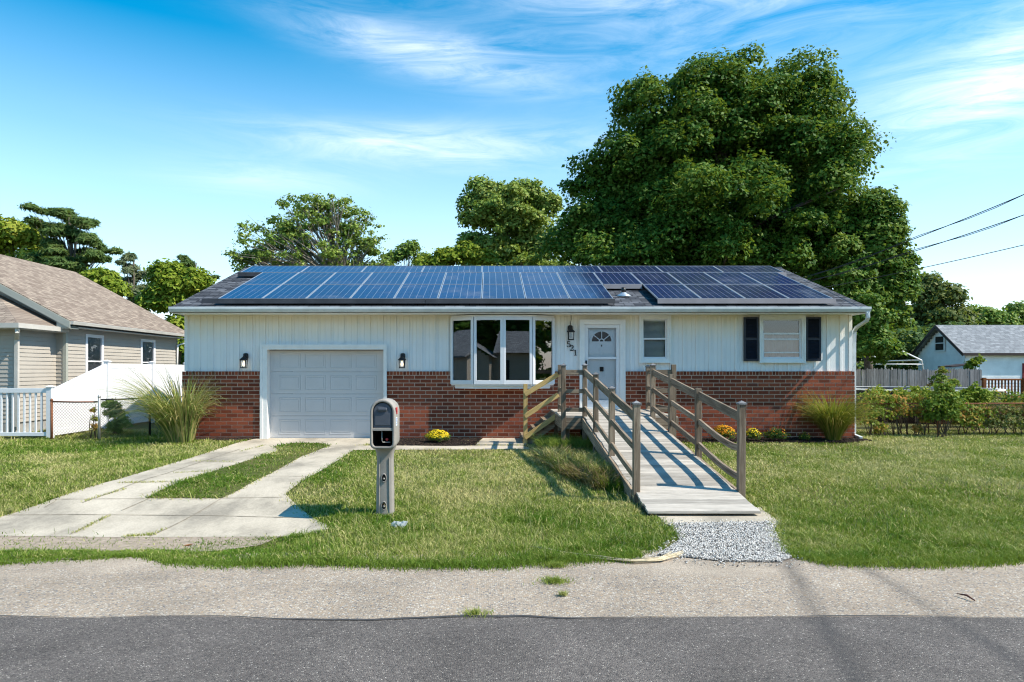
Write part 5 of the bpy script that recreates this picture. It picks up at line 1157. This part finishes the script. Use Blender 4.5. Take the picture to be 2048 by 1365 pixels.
tree('bushy_tree', 'small green tree just behind the end of the brown roof', [ell(205, 562, 34, 24, 36), ell(230, 585, 24, 24, 36), ell(180, 570, 30, 22, 36)], -20.3, 36, 26, 0.55, 6500, 0.13, 'leaf_yellowgreen', 0.12, tmean=0.3)
def conifer(name, label, blobs, X, Y, mat, n, size, r0=0.2, tmean=0.4, long=2.2, topz=None):
    t = thing(name, label, 'tree', (X, Y, 0)); C = []; Rr = []
    for (px, py, rx, ry) in blobs:
        c = P(px, py, Y); k = Y/F
        for j in range(4): C.append([c.x+rng.uniform(-.6, .6)*rx*k, Y+rng.uniform(-1.2, 1.2)*rx*k, c.z+rng.uniform(-.7, .7)*ry*k]); Rr.append([rx*k*0.5, rx*k*0.5, ry*k*0.95])
    C = np.array(C); Rr = np.array(Rr); limbs(t, (X, Y, -0.1), (float(np.mean(C[:, 0])) if topz is None else X, Y, C[:, 2].max()-0.2), C, Rr, r0, 'bark', len(C), wig=0.1)
    leaves('crown', C, Rr, n, size, mat, t, tmean=tmean, shell=0.5, long=long, up=0.7)
conifer('pine_tree', 'dark pine with layered horizontal boughs rising above the brown roof', [(100, 424, 30, 8), (85, 452, 28, 9), (140, 440, 34, 11), (175, 452, 22, 8), (125, 470, 40, 13), (175, 480, 36, 12), (205, 497, 24, 9), (100, 490, 34, 12), (150, 505, 44, 14), (195, 520, 34, 9), (130, 530, 44, 13), (90, 520, 30, 12), (165, 545, 40, 12)], -24.8, 41, 'leaf_needle', 42000, 0.10, 0.28)
conifer('spruce_tree', 'grey-green spruce with stacked drooping boughs left of the yellow-green tree', [(262, 518, 12, 8), (255, 534, 18, 7), (270, 548, 20, 7), (250, 562, 24, 7), (275, 574, 26, 8), (258, 588, 30, 8), (285, 600, 28, 9), (262, 612, 32, 9), (280, 630, 34, 10), (270, 650, 36, 10)], -26.5, 50, 'leaf_sprucey', 17000, 0.12, 0.2, 0.45)
conifer('cedar_tree', 'thin dark cedar top poking up behind the yellow-green tree', [(372, 520, 12, 8), (380, 532, 16, 8), (365, 545, 20, 9), (400, 552, 18, 6), (425, 556, 14, 5), (410, 570, 20, 8), (375, 565, 24, 10)], -21.0, 46, 'leaf_needle', 7000, 0.10, 0.15)
tree('oak_tree', 'dark olive oak behind the white garage', [ell(1850, 590, 52, 58, 56), ell(1895, 600, 42, 45, 56), ell(1870, 650, 70, 60, 56), ell(1830, 680, 50, 60, 56), ell(1915, 640, 35, 40, 56)], 37, 56, 85, 1.0, 20000, 0.2, 'leaf_olive', 0.35, tmean=0.3, nl=22, shell=0.6, twigs=1)
tree('leafy_tree', 'mid green tree right of the oak above the garage roof', [ell(1960, 640, 45, 34, 62), ell(1995, 650, 40, 30, 62), ell(1930, 655, 40, 34, 62)], 44, 62, 40, 1.0, 10000, 0.2, 'leaf_light', 0.25, tmean=0.35)
tree('leafy_tree', 'thin pale tree at the right edge above the garage roof', [ell(2035, 625, 32, 26, 66), ell(2060, 650, 50, 36, 66), ell(2010, 650, 30, 24, 66)], 52, 66, 38, 0.8, 7000, 0.18, 'leaf_light', 0.2, tmean=0.55, shell=0.4)
def hedge_mass(name, pts, Y, rb, n, size, mat, z0=0):
    C = []; Rr = []
    for (x, z) in pts: C.append([x, Y+rng.uniform(-1, 1), z]); Rr.append([rb*rng.uniform(.8, 1.3)]*3)
    o = leaves(name, C, Rr, n, size, mat, None, tmean=0.35); o['kind'] = 'stuff'; o['label'] = 'far off tree line beyond the yards'
hedge_mass('distant_woods', [(x, z) for x in np.arange(-75, 80, 2.6) for z in (1.5, 3.6, 5.0)], 78, 2.4, 42000, 0.34, 'leaf_olive')
hedge_mass('distant_woods', [(x, z) for x in np.arange(9, 34, 1.6) for z in (1.0, 2.4, 3.3)], 50, 1.4, 20000, 0.2, 'leaf_needle')
hedge_mass('undergrowth', [(x, z) for x in np.arange(-19, -8.5, 1.0) for z in (0.8, 2.0)], 33, 1.0, 9000, 0.13, 'leaf_light')

# vines and shrubs along the right chain link fence
def bush(name, label, cat, C, Rr, n, size, mat, tm=0.4, ts=0.3, stem=None, group=None, long=1.0, shell=0.6):
    C = np.array(C, float); x, y = C[:, 0].mean(), C[:, 1].mean()
    t = thing(name, label, cat, (x, y, 0), group)
    leaves('foliage', C, np.array(Rr), n, size, mat, t, tmean=tm, tspread=ts, shell=shell, long=long, up=0.3)
    m = MB()
    for i in range(len(C)):
        for _ in range(2):
            b0 = Vector((x+random.uniform(-.12, .12), y+random.uniform(-.05, .05), -0.02)) if stem else Vector((C[i][0]+random.uniform(-.1, .1), C[i][1], -0.02)); e_ = Vector(C[i])+Vector((random.uniform(-.2, .2), 0, random.uniform(-.1, .2)))
            m.tube([b0, b0.lerp(e_, 0.5)+Vector((random.uniform(-.08, .08), random.uniform(-.05, .05), 0)), e_], 0.014, 5, scale=[1, 0.8, 0.3])
    m.build('stems', 'bark', t)
def PX(px, py, Y): p = P(px, py, Y); return [p.x, p.y, p.z]
bush('shrub', 'upright leafy shrub on a thin woody stem in front of the right chain link fence', 'shrub', [PX(1885, 800, 16.7), PX(1870, 815, 16.6), PX(1905, 812, 16.7), PX(1888, 785, 16.8), PX(1900, 835, 16.6), PX(1865, 835, 16.7)], [.30, .28, .28, .26, .24, .22], 3000, 0.045, 'leaf_vine', 0.3, 0.25, True)
bush('shrub', 'bright green shrub behind the fence near the deck railing', 'shrub', [PX(1950, 790, 18.2), PX(1935, 800, 18.2), PX(1965, 802, 18.2)], [.28, .24, .25], 2400, 0.045, 'leaf_yellowgreen', 0.3, 0.25, True)
bush('vine', 'green and orange vine climbing the fence beside the golden grass clump', 'vine', [PX(1745, 800, 17.1), PX(1755, 830, 16.9), PX(1740, 845, 16.9), PX(1770, 810, 17.1), PX(1762, 860, 16.8), PX(1735, 815, 17.0)], [.30, .26, .22, .26, .18, .2], 1700, 0.042, 'leaf_vine', 0.45, 0.45)
bush('vine', 'orange tinged vine tangle in the middle of the fence', 'vine', [PX(1790, 805, 17.1), PX(1815, 800, 17.2), PX(1840, 805, 17.2), PX(1800, 825, 17.0), PX(1825, 830, 17.0), PX(1780, 835, 17.0)], [.26, .26, .24, .26, .22, .2], 1500, 0.040, 'leaf_vine', 0.6, 0.5)
bush('vine', 'reddish vine along the fence right of the upright shrub', 'vine', [PX(1930, 825, 17.2), PX(1960, 830, 17.2), PX(1920, 845, 17.1), PX(1945, 850, 17.0)], [.28, .3, .24, .26], 1500, 0.040, 'leaf_vine', 0.5, 0.5)
bush('vine', 'dense brown-green bramble at the right end of the fence', 'vine', [PX(1995, 825, 17.3), PX(2030, 830, 17.3), PX(2060, 825, 17.3), PX(2010, 850, 17.1), PX(2045, 855, 17.1), PX(1980, 850, 17.1), PX(2090, 840, 17.3)], [.34, .34, .34, .28, .26, .26, .34], 3000, 0.040, 'leaf_olive', 0.45, 0.4)
bush('vine', 'tall pale sprigs reaching above the left part of the fence', 'vine', [PX(1758, 785, 17.4), PX(1800, 788, 17.5), PX(1850, 790, 17.5), PX(1832, 782, 17.6)], [.16, .15, .18, .12], 900, 0.04, 'leaf_yellowgreen', 0.5, 0.4)
bush('vine', 'small orange leaved vine between the sprigs and the upright shrub', 'vine', [PX(1840, 822, 16.9), PX(1852, 842, 16.9), PX(1835, 860, 16.8)], [.16, .14, .12], 700, 0.04, 'leaf_vine', 0.85, 0.3)
bush('weed', 'low row of green weeds along the pool wall', 'plant', [[x, 19.2+0.2*math.sin(x), 0.72] for x in np.arange(11.0, 16.5, 0.42)], [.32]*14, 4200, 0.05, 'leaf_vine', 0.45, 0.4)
bush('weed', 'tall wispy weed in front of the stockade fence', 'plant', [PX(1878, 760, 26.5), PX(1872, 775, 26.5), PX(1885, 745, 26.5), PX(1905, 770, 26.5)], [.28, .3, .2, .25], 900, 0.06, 'leaf_vine', 0.35, 0.3, True)
bush('weed', 'green sapling over the stockade fence by the white garage', 'plant', [PX(1945, 730, 28.5), PX(1958, 722, 28.5), PX(1938, 738, 28.5)], [.25, .2, .2], 450, 0.08, 'leaf_yellowgreen', 0.3, 0.3, True)
bush('shrub', 'scraggly shrub against the white fence behind the chain link', 'shrub', [PX(230, 830, 17.2), PX(222, 812, 17.3), PX(245, 850, 17.0), PX(228, 860, 17.0)], [.26, .2, .24, .2], 1500, 0.045, 'leaf_light', 0.4, 0.3, True, long=1.5)
bush('shrub', 'reddish dry bush tangled in the rusty gate', 'shrub', [PX(190, 840, 16.2), PX(186, 822, 16.2), PX(192, 858, 16.1)], [.09, .08, .12], 260, 0.04, 'leaf_vine', 0.75, 0.3, True)

# ornamental grasses: long arching blades
def arching(name, label, cx_, cy_, n, Lr, spread, mat, rbase=0.2, wd=0.010, tm=0.5, droop=1.0, lean=(0, 0), dead=0.1):
    V = []; Fc = []; T = []; K = 7
    for i in range(n):
        a = random.uniform(0, 2*math.pi); r0 = rbase*math.sqrt(random.random()); b0 = np.array([cx_+r0*math.cos(a+random.uniform(-.6, .6)), cy_+r0*math.sin(a), 0.0])
        L = random.uniform(*Lr); out = spread*random.uniform(0.15, 1.0)*(0.6+0.8*r0/rbase); dr_ = droop*random.uniform(0.3, 1.2)
        dirn = np.array([math.cos(a)+lean[0], math.sin(a)+lean[1], 0]); sd_ = np.array([-math.sin(a), math.cos(a), 0]); ph = random.uniform(0, 3.14); sd_ = sd_*math.cos(ph)+np.array([0, 0, 0.3])*math.sin(ph)
        t_ = min(1, max(0, random.gauss(tm-0.1, 0.38))); p = b0.copy(); el_ = math.pi/2-0.15-out*0.35
        for k in range(K):
            u = k/(K-1); w_ = wd*(1-u**2)*random.uniform(0.9, 1.1)+0.001
            V.append(p-sd_*w_/2); V.append(p+sd_*w_/2); T += [min(1, t_+0.25*u*random.random())]*2
            e_ = el_-dr_*(u**1.6)*(1.5+out*0.6); p = p+(dirn*math.cos(e_)+np.array([0, 0, math.sin(e_)]))*L/(K-1)
            p[2] = max(p[2], 0.02)
        b_ = i*K*2; Fc += [(b_+2*k, b_+2*k+1, b_+2*k+3, b_+2*k+2) for k in range(K-1)]
    t = thing(name, label, 'ornamental grass', (cx_, cy_, 0))
    np_mesh('blades', V, Fc, mat, t, tint=T)
    V = []; Fc = []; T = []
    for i in range(int(n*0.35)):
        a = random.uniform(0, 6.28); r0 = rbase*random.random()**0.5; x, y = cx_+r0*math.cos(a), cy_+r0*math.sin(a); h = random.uniform(0.25, 0.6); q = random.uniform(-.1, .1); w_ = 0.008
        V += [(x-w_, y, 0), (x+w_, y, 0), (x+q+w_*0.5, y+random.uniform(-.05, .05), h), (x+q-w_*0.5, y, h)]; Fc.append((4*i, 4*i+1, 4*i+2, 4*i+3)); T += [0.9]*4
    np_mesh('dry_base', V, Fc, mat, t, tint=T)
arching('ornamental_grass', 'large arching green and straw grass clump at the left corner of the house', -6.95, 15.35, 760, (1.15, 2.1), 0.5, 'reed_green', 0.26, 0.030, 0.68, 1.3, (-0.28, -0.05))
arching('ornamental_grass', 'golden upright grass clump at the right corner of the house', 7.9, 15.7, 1500, (0.9, 1.5), 0.85, 'reed_gold', 0.12, 0.016, 0.55, 1.0, (0, 0))
# mums
def mum(label, px, py, wpx, hpx, Y, petal, fl, dens=1.0):
    c = P(px, py, Y); r = wpx*Y/F/2; h = max(hpx*Y/F, 0.2); t = thing('flowering_bush', label, 'flower bush', (c.x, Y, 0))
    leaves('foliage', [[c.x, Y, h*0.4]], [[r*0.92, r*0.92, h*0.55]], int(1500*(r/0.28)**2), 0.022, 'leaf_mum', t, shell=0.7)
    n = int(fl*(r/0.28)**2)
    if n: 
        d = rng.normal(size=(n, 3)); d[:, 2] = np.abs(d[:, 2]); d /= np.linalg.norm(d, axis=1, keepdims=True); k = d[:, 2] > 0.12; d = d[k]; n = len(d)
        p = np.array([c.x, Y, h*0.42])+d*np.array([r*0.98, r*0.98, h*0.6])*rng.uniform(0.95, 1.08, (n, 1))
        V = []; Fc = []; T = []
        for i in range(n):
            nn_ = d[i]; a = np.cross(nn_, [0.3, 0.9, 0.1]); a /= np.linalg.norm(a); b_ = np.cross(nn_, a); rr = random.uniform(0.014, 0.024); q = len(V); V.append(p[i]+nn_*0.012); tt = random.random()
            for k in range(8): an = k*math.pi/4; s_ = rr*(1 if k % 2 else 0.6); V.append(p[i]+a*math.cos(an)*s_+b_*math.sin(an)*s_)
            Fc += [(q, q+1+k, q+1+(k+1) % 8) for k in range(8)]; T += [tt]*9
        np_mesh('blooms', V, Fc, petal, t, tint=T)
mum('round mum bush covered in bright yellow flowers left of the steps', 875, 875, 48, 26, 15.2, 'petal_yellow', 420)
mum('round orange mum bush beside the ramp', 1447, 852, 46, 32, 15.5, 'petal_orange', 420)
mum('small yellow-orange mum bush second from the ramp', 1506, 855, 32, 26, 15.5, 'petal_yellow', 260)
mum('dark green mum bush not yet in flower', 1552, 855, 44, 28, 15.5, 'petal_orange', 40)
mum('tiny yellow-tipped mum bush beside the golden grass clump', 1609, 858, 22, 20, 15.5, 'petal_yellow', 50)

# ------------------------------------------------------------------ lawn grass
def blades(name, x, y, h, w_, lean, tint, mat='grass', kind='stuff', zoff=0.0, parent=None, label=None, bend=0.5):
    n = len(x); z = zg(x, y)+zoff; a = rng.uniform(0, 2*np.pi, n); la = rng.uniform(0, 2*np.pi, n); ll = lean*h*rng.random(n)
    dx, dy = np.cos(a)*w_/2, np.sin(a)*w_/2; lx, ly = np.cos(la)*ll, np.sin(la)*ll
    B1 = np.stack([x-dx, y-dy, z], -1); B2 = np.stack([x+dx, y+dy, z], -1); m1 = np.stack([x-dx*.8+lx*.35, y-dy*.8+ly*.35, z+h*.6], -1); m2 = np.stack([x+dx*.8+lx*.35, y+dy*.8+ly*.35, z+h*.6], -1)
    T_ = np.stack([x+lx, y+ly, z+h*(1-0.25*rng.random(n))], -1)
    V = np.stack([B1, B2, m2, m1, T_], 1).reshape(-1, 3); k = np.arange(n)*5
    Fc = np.concatenate([np.stack([k, k+1, k+2], -1), np.stack([k, k+2, k+3], -1), np.stack([k+3, k+2, k+4], -1)])
    o = np_mesh(name, V, Fc, mat, parent, tint=np.repeat(np.clip(tint, 0, 1), 5))
    if kind: o['kind'] = kind
    if label: o['label'] = label
    return o
N = 620000
u = rng.random(N); y0_, y1_ = 6.15, 18.5; yy = 1/(1/y0_-u*(1/y0_-1/y1_)); xx = rng.uniform(-1, 1, N)*(0.92*yy+0.6)+0.06*yy
keep = np.ones(N, bool)
edge = np.interp(xx, GEx, GEy)+(vnoise(xx, yy*0, 4.0, 3)-0.5)*0.16+(vnoise(xx, yy*0, 14.0, 4)-0.5)*0.10
keep &= yy > edge
jit = 0.05
jx = xx+rng.normal(0, jit, N); jy = yy+rng.normal(0, jit, N)
DRVs = DRV
drv = in_poly(jx, jy, DRVs) & ~in_poly(jx, jy, STRIP); keep &= ~drv
for q in (PATH, SLAB, PAD): keep &= ~in_poly(jx, jy, q)
keep &= ~in_poly(jx, jy, GRV)
for q in (BED1, BED2, BED3): keep &= ~(in_poly(xx, yy, q) & (rng.random(N) > 0.02))
keep &= ~((yy > 15.95) & (xx > HX0-0.1) & (xx < HX1+0.1))
rampz = (xx > rx0-0.03) & (xx < rx1+0.03) & (yy > ry0) & (yy < ry1+2.6); keep &= ~rampz
keep &= ~((xx < -10.7) & (yy > 15.9) & (yy < 16.8) & (rng.random(N) < 0.9))      # bare soil at the foot of the picket fence
# the bare lane between apron and verge
lane = (xx < -2.3) & (yy > edge+0.30+0.22*vnoise(xx, yy, 2.0, 8)) & (yy < 7.62) & (rng.random(N) < 0.93*np.clip((-2.2-xx)/1.0, 0, 1)); keep &= ~lane
pat = vnoise(xx, yy, 0.9, 1)*0.5+vnoise(xx, yy, 2.7, 2)*0.3+vnoise(xx, yy, 8.0, 5)*0.2
thin = (vnoise(xx, yy, 1.5, 6)+0.3*vnoise(xx, yy, 6, 7) > 0.82) & (rng.random(N) < 0.55); keep &= ~thin
x, y = xx[keep], yy[keep]; pt = pat[keep]; n = len(x)
strip = in_poly(x, y, STRIP); nearroad = np.clip((8.6-y)/1.6, 0, 1); left = np.clip((-3.0-x)/1.5, 0, 1)
dry = 0.47+1.45*(pt-0.45)-0.30*nearroad-0.12*left; dry[strip] -= 0.42
ds = (x > -2.2) & (x < 2) & (y > 10.5); dry[ds] += 0.10
rs = x > 3.3; dry[rs] += 0.10*np.clip((y[rs]-8)/4, 0, 1)
stripdry = strip & (y > 12.9) & (y < 14.3); dry[stripdry] += 0.55
tint = dry+rng.normal(0, 0.20, n); straw = rng.random(n) < 0.07+0.22*np.clip(dry, 0, 1); tint[straw] = rng.uniform(0.75, 1.0, straw.sum())
h = 0.024+0.026*rng.random(n)+0.03*nearroad*vnoise(x, y, 3, 9)+0.03*left*vnoise(x, y, 2, 10); h[rng.random(n) < 0.03] *= 1.8; h[(x < -2.2) & (y < 7.6)] *= 0.5
wd = 0.0075*np.clip(y/8, 0.85, 2.0)*rng.uniform(0.8, 1.4, n)
bx = vnoise(x, y, 5.0, 12) > 0.72; h[bx] *= 1.35
lawn = blades('lawn', x, y, h, wd, 1.6, tint, label='mown lawn of green grass with straw coloured patches')
# tall weeds beside the ramp, trampled and dry in the middle
n = 17000; x = rng.uniform(0.65, 2.0, n); y = rng.uniform(9.3, 13.4, n)
cxw = np.interp(y, [9.3, 10.5, 12, 13.5], [1.80, 1.38, 1.12, 1.15]); k = (x > cxw-0.36+0.30*vnoise(x, y, 2, 20)) & (x < 1.87); x, y = x[k], y[k]
pp = vnoise(x, y, 1.6, 21); hh_ = 0.07+0.24*rng.random(len(x))*(0.3+pp)
tn = 0.02+0.9*np.clip(pp-0.40, 0, 1)*2+rng.normal(0, 0.22, len(x)); blades('tall_weeds', x, y, hh_, 0.014, 1.5, tn, label='overgrown weeds and dry grass beside the ramp')
n = 11000; x = rng.uniform(0.8, 1.75, n); y = rng.uniform(9.4, 12.6, n); k = (vnoise(x, y, 2.2, 41) > 0.48) & (x > np.interp(y, [9.3, 10.5, 12, 13.5], [1.50, 1.08, 0.95, 1.0])); x, y = x[k], y[k]
blades('dead_weeds', x, y, 0.10+0.20*rng.random(len(x)), 0.012, 2.2, rng.random(len(x)), 'dead_grass', label='brown trampled dead weeds beside the ramp')
n = 5000; x = rng.uniform(1.0, 2.0, n); y = rng.uniform(13.0, 14.2, n); blades('tall_weeds', x, y, 0.12+0.28*rng.random(n), 0.009, 1.2, 0.2+0.4*rng.random(n), label='tall green weeds growing out from under the landing')
# fringe that hangs over the kerbless road edge
n = 26000; x = rng.uniform(-6.5, 7.0, n); e = np.interp(x, GEx, GEy); k = ~((x > 1.45) & (x < 2.85)); x, e = x[k], e[k]; y = e+rng.normal(0, 0.07, len(x))-0.02*vnoise(x, x, 3, 30)
blades('lawn_fringe', x, y, (0.035+0.045*rng.random(len(x)))*np.where(x < -2.2, 0.6, 1.0), 0.006, 1.6, 0.12+0.55*rng.random(len(x))*vnoise(x, y, 1.2, 31), label='ragged grass fringe along the road edge')
def tuft(px, py, r, n, label, tn=0.3):
    cx_, cy_ = G(px, py); a = rng.uniform(0, 6.28, n); q = r*np.abs(rng.normal(0, 0.5, n)); x, y = cx_+q*np.cos(a)*1.6, cy_+q*np.sin(a)
    o = blades('weed_tuft', x, y, 0.02+0.025*rng.random(n), 0.005, 2.2, tn+0.3*rng.random(n), kind=None, zoff=0.012); tag(o, label, 'weed')
tuft(1108, 1167, 0.10, 500, 'larger weed tuft growing through the road shoulder'); tuft(1125, 1194, 0.03, 120, 'smallest weed tuft on the road shoulder', 0.5); tuft(950, 1232, 0.09, 260, 'flat weed at the seam of road and shoulder', 0.45); tuft(1110, 1135, 0.10, 600, 'bushy weed spilling off the lawn edge')
# weeds in the driveway joints
V_ = []
jx_, jy_ = [], []
for (a, b_, n_) in (((150, 1068), (215, 1035), 260), ((165, 1006), (250, 980), 240), ((240, 968), (340, 966), 300), ((300, 1074), (330, 1060), 80), ((380, 924), (470, 926), 150), ((480, 905), (530, 892), 200), ((350, 948), (420, 944), 120), ((250, 1076), (310, 1072), 260)):
    A, B = np.array(G(*a)), np.array(G(*b_)); u = rng.random(n_); q = A+(B-A)*u[:, None]+rng.normal(0, 0.02, (n_, 2)); jx_.append(q[:, 0]); jy_.append(q[:, 1])
x, y = np.concatenate(jx_)[::2], np.concatenate(jy_)[::2]; blades('joint_weeds', x, y, 0.02+0.02*rng.random(len(x)), 0.007, 1.8, 0.45+0.5*rng.random(len(x)), label='dry weeds in the driveway cracks', zoff=0.012)
# seed stalks
n = 900; x = rng.uniform(-1.8, 2.0, n); y = rng.uniform(6.5, 9.5, n); k = (y > np.interp(x, GEx, GEy)+0.1) & ~in_poly(x, y, DRV) & ~in_poly(x, y, GRV) & ~in_poly(x, y, PAD) & ~((x > 1.86)); blades('seed_stalks', x[k], y[k], 0.12+0.08*rng.random(k.sum()), 0.0035, 1.2, np.full(k.sum(), 0.9), label='thin straw seed stalks')

# ------------------------------------------------------------------ litter
def stalks():
    m = MB()
    for i in range(14):
        off = random.uniform(-1, 1); pts = []
        for (px, py) in ((1060+random.uniform(-5, 30), 1100), (1130, 1112), (1210, 1122+off*2), (1270, 1128+off*3), (1320, 1124+off*4), (1360+random.uniform(-20, 14), 1112+off*6)):
            if i > 3 and px < 1150+i*6: continue
            g = G(px, py); pts.append((g[0]+random.uniform(-.015, .015), g[1]+random.uniform(-.015, .015), float(zg(*g))+0.02+0.02*random.random()))
        if len(pts) > 2: m.tube(pts, 0.0045, 5, scale=[1]*(len(pts)-1)+[0.4])
    tag(m.build('dead_stalks', 'dead_stalk'), 'bundle of pale dead stalks lying along the edge of the road', 'plant debris')
stalks()
g = G(797, 1061); m = MB(); gz = float(zg(*g))+0.05
for i in range(7):
    a = i/7*6.28; c0 = Vector((g[0]+0.055*math.cos(a), g[1]+0.03*math.sin(a), gz+random.uniform(0, .03))); 
    m.add([c0, c0+Vector((0.05, 0.015, 0.02)), c0+Vector((0.02, 0.02, -0.03)), c0+Vector((-0.04, 0.02, 0.0)), c0+Vector((0, -0.01, 0.035))], [(0, 1, 4), (0, 4, 3), (0, 3, 2), (0, 2, 1), (1, 2, 4), (3, 4, 2)])
m.add([(g[0]+0.04, g[1], gz), (g[0]+0.1, g[1], gz+0.06), (g[0]+0.085, g[1]+0.01, gz+0.02)], [(0, 1, 2)])
tag(m.build('plastic_bag', 'plastic_film'), 'crumpled clear plastic scrap in the grass before the mailbox', 'litter')
def dryleaf(px, py, s, mat, label, nm='fallen_leaf'):
    g = G(px, py); z = float(zg(*g))+0.03+0.016; m = MB()
    m.add([(g[0]-s, g[1], z), (g[0]-s*0.3, g[1]+s*0.6, z+0.01), (g[0]+s, g[1]+0.1*s, z+0.02), (g[0]-s*0.2, g[1]-s*0.6, z+0.012), (g[0], g[1], z-0.004)], [(0, 4, 1), (1, 4, 2), (2, 4, 3), (3, 4, 0)]); tag(m.build(nm, mat), label, 'leaf')
dryleaf(377, 1101, 0.055, 'dry_leaf', 'curled tan leaf on the verge below the driveway')
m = MB(); g = G(1931, 1200); m.tube([(g[0]-0.02, g[1]+0.07, -0.115), (g[0]+0.01, g[1]+0.0, -0.105), (g[0]+0.015, g[1]-0.08, -0.118)], 0.008, 6, scale=[0.4, 1, 0.6]); tag(m.build('twig', 'twig'), 'short reddish twig lying on the road shoulder', 'twig')

# ------------------------------------------------------------------ across the street (mirrored in the bow window)
oh = thing('opposite_house', 'beige gabled house across the street seen mirrored in the bow window', 'house', (2, -20, 0))
m = MB(); lap(m, 10, -15, -3.5, -15, 0.3, 2.8, (0, 1, 0), 0.15); lap(m, -3.5, -13, -9, -13, 0.0, 2.6, (0, 1, 0), 0.15); lap(m, -3.5, -15, -3.5, -13, 0, 2.6, (1, 0, 0), 0.15)
lap(m, -3.5, -13, -9, -13, 2.6, 4.2, (0, 1, 0), 0.15, clip=lambda z, zt_: (0.5-0.5*(4.2-zt_)/1.6, 0.5+0.5*(4.2-zt_)/1.6)); m.build('lap_siding', 'lap_beige_far', oh)
m = MB(); m.box((-9, -22, 0), (-3.52, -13.02, 2.6)); m.box((-3.5, -22, 0), (10, -15.02, 2.8)); m.build('wall_core', 'lap_beige_far', oh)
m = MB(); m.add([(10.4, -14.5, 2.8), (-3.4, -14.5, 2.8), (-3.4, -18.5, 4.5), (10.4, -18.5, 4.5), (10.4, -22.5, 2.8), (-3.4, -22.5, 2.8)], [(0, 1, 2, 3), (3, 2, 5, 4), (0, 3, 4)])
m.add([(-3.1, -12.6, 2.45), (-3.1, -19, 2.45), (-6.25, -19, 4.35), (-6.25, -12.6, 4.35), (-9.4, -12.6, 2.45), (-9.4, -19, 2.45)], [(0, 1, 2, 3), (3, 2, 5, 4)]); m.build('roof', 'shingle_grey', oh)
m = MB(); m.box((3, -15, 1.0), (5, -14.95, 2.3)); m.box((6.5, -15, 1.0), (8, -14.95, 2.3)); m.box((-1.5, -15, 0.3), (-0.5, -14.95, 2.3)); m.build('window', 'room_dark', oh)
m = MB(); m.box((-7.6, -13, 0), (-4.9, -12.95, 2.1)); m.build('garage_door', 'vinyl_white', oh)
def back_tree(x, y, r, h, lab):
    tree('street_tree', lab, [[x, y, h-r, r, r, r], [x+r*.6, y, h-r*1.7, r*.8, r*.8, r*.8], [x-r*.6, y, h-r*1.6, r*.8, r*.8, r*.8]], x, y, 70, 1.3, 16000, 0.32, 'leaf_maple', 0.35, nl=8)
for k_, (bx_, by_, br_, bh_, bl_) in enumerate(((0, -29, 6, 15, 'tallest dark tree across the street, mirrored in the middle panes'), (10, -27, 5.5, 13, 'round dark tree across the street right of the tallest one'), (-10, -31, 5.5, 13, 'dark tree across the street left of the tallest one'),
      (26, -2, 6, 13, 'big dark tree up the street mirrored in the right pane'), (38, -8, 6, 13, 'second dark tree farther up the street'), (-48, -12, 5, 9.5, 'low broad tree down the street mirrored in the left pane'))): back_tree(bx_, by_, br_, bh_, bl_)
oh2 = thing('opposite_house', 'small beige gabled house down the street mirrored in the left pane', 'house', (-31, -4, 0))
m = MB(); m.box((-36, -8, 0), (-28, 0, 2.6)); m.prism([(-28, -8, 2.61), (-28, 0, 2.61), (-28, -4, 4.6)], (-8, 0, 0)); m.build('wall', 'lap_beige_far', oh2)
m = MB(); m.prism([(-27.6, -8.4, 2.5), (-27.6, -4, 4.75), (-27.6, 0.4, 2.5), (-27.6, 0.4, 2.62), (-27.6, -4, 4.9), (-27.6, -8.4, 2.62)], (-8.8, 0, 0)); m.build('roof', 'shingle_grey', oh2)
m = MB(); m.box((-27.99, -7, 0), (-27.95, -4.4, 2.1)); m.build('garage_door', 'vinyl_white', oh2)
